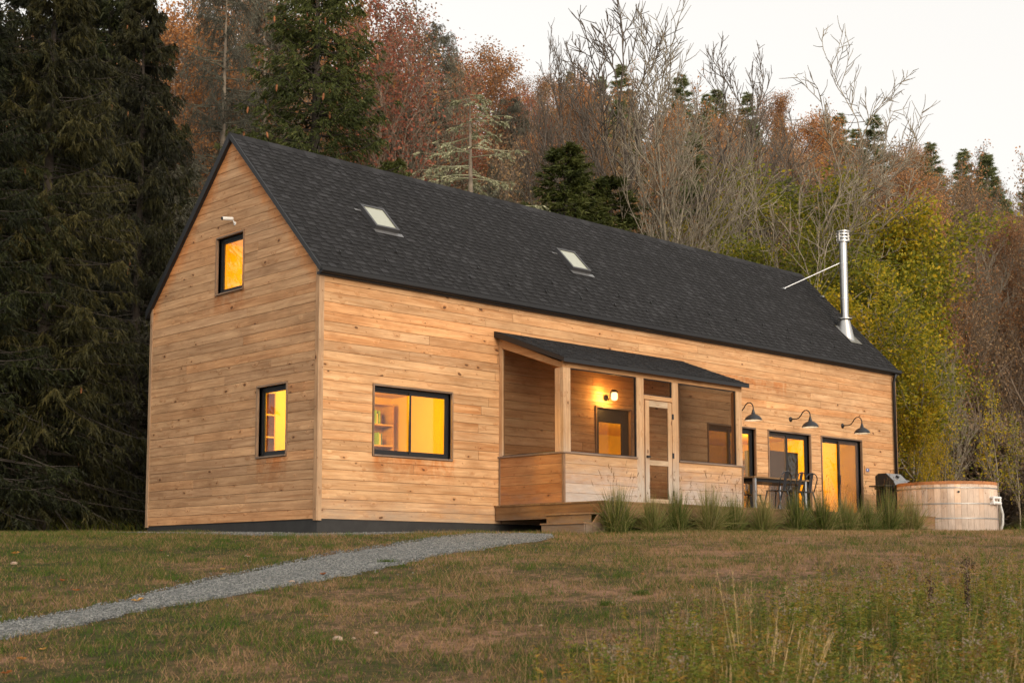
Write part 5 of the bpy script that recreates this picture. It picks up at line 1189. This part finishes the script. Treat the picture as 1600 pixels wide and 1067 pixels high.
# fallen leaves, stones and small bright tufts on the lawn
M['fall'] = leafmat('fallen_leaf', [(.30, .10, .03), (.48, .24, .06), (.60, .38, .12)], .2)
def fallen(u, v, s, lb, sh):
    x, y = ray_ground(u, v); mb = MB(); pts = []
    for k in range(10):
        a = 2*PI*k/10; r = s*(1 if k % 2 == 0 else .5)*random.uniform(.8, 1.15); pts.append((r*math.cos(a), r*math.sin(a), .02+random.uniform(0, .5)*s))
    mb.add([(0, 0, .015)]+pts, [(0, 1+k, 1+(k+1) % 10) for k in range(10)], sh); o = mb.build('fallen_leaf', M['fall'], shade=True, loc=(x, y, gz(x, y)+.01)); o.rotation_euler.z = random.uniform(0, 6); tag(o, lb, 'leaf', 'fallen leaves on the lawn')
for (u, v, s, lb, sh) in [(215, 942, .075, 'large pale orange fallen leaf lying on the gravel path', .8), (348, 892, .05, 'bright yellow fallen leaf at the upper edge of the path', 1.0), (98, 911, .06, 'rust-coloured leaf on the upper lawn at left', .2), (118, 926, .05, 'smaller rust leaf just below another on the upper lawn', .2), (24, 867, .08, 'orange leaf near the left edge, by the dark spruces', .3),
                          (252, 863, .04, 'small red leaf on the grass left of the house', 0), (388, 870, .045, 'little brown leaf on the lawn, near a pale stone below the gable', .1), (1005, 901, .03, 'tiny tan leaf low in the middle of the lawn', .6), (510, 967, .04, 'orange leaf in the lower lawn above a pale stone', .4), (34, 1034, .045, 'brown leaf near the bottom left corner', .2), (66, 1019, .04, 'tan leaf right of the brown one at the bottom left', .6), (10, 1056, .05, 'orange leaf in the bottom left corner', .3), (505, 901, .05, 'dark red leaf at the lower edge of the path', 0)]: fallen(u, v, s, lb, sh)
def stone(u, v, s, lb):
    x, y = ray_ground(u, v); mb = MB(); V = []
    for k in range(26):
        ph = math.acos(1-2*(k+.5)/26); th = k*2.399; d = Vector((math.sin(ph)*math.cos(th), math.sin(ph)*math.sin(th), math.cos(ph)*.6)); V.append(d*s*(1+.25*mnoise.noise(d*2+Vector((u, v, 0)))))
    import bmesh
    bm = bmesh.new(); [bm.verts.new(p) for p in V]; bmesh.ops.convex_hull(bm, input=bm.verts); me = bpy.data.meshes.new('stone'); bm.to_mesh(me); bm.free(); me.materials.append(M['stone'])
    o = obj('stone', me, None, (x, y, gz(x, y)+s*.2)); tag(o, lb, 'stone', 'stones on the lawn')
for (u, v, s, lb) in [(528, 1000, .055, 'largest pale rounded stone on the lower lawn'), (587, 990, .025, 'small reddish stone right of the largest one'), (552, 998, .02, 'tiny stone touching distance from the largest one'), (387, 869, .045, 'pale pebble on the upper lawn below the gable'), (456, 911, .05, 'flat tan stone at the lower path edge'), (22, 881, .05, 'flat pale stone at the left edge of the upper lawn'), (845, 978, .022, 'small white stone in the middle of the lawn'), (262, 868, .022, 'tiny pale stone left of the house')]: stone(u, v, s, lb)
for (u, v, s, n, lb) in [(1002, 930, .10, 260, 'bright green grass tussock in the middle of the lawn'), (948, 946, .08, 200, 'darker green tussock left of the bright one'), (910, 1020, .13, 160, 'lime green low weed patch near the meadow edge'), (606, 880, .12, 220, 'green tuft hanging over the lower path edge')]:
    x, y = ray_ground(u, v); P2 = RNG.normal(0, s*.55, (n, 2)); tl = np.abs(RNG.normal(0, .5, n)); az = RNG.uniform(0, 6.28, n); D = np.stack([np.sin(tl)*np.cos(az), np.sin(tl)*np.sin(az), np.cos(tl)], -1)
    V, F, S = ribbons(np.concatenate([P2, np.zeros((n, 1))], 1), D, RNG.uniform(.05, .11, n), np.full(n, .006), np.full(n, .3), RNG.uniform(0, .45, n), 3); o = obj('grass_tussock', to_mesh('grass_tussock', V, F, M['golden'], S), None, (x, y, gz(x, y))); tag(o, lb, 'grass')
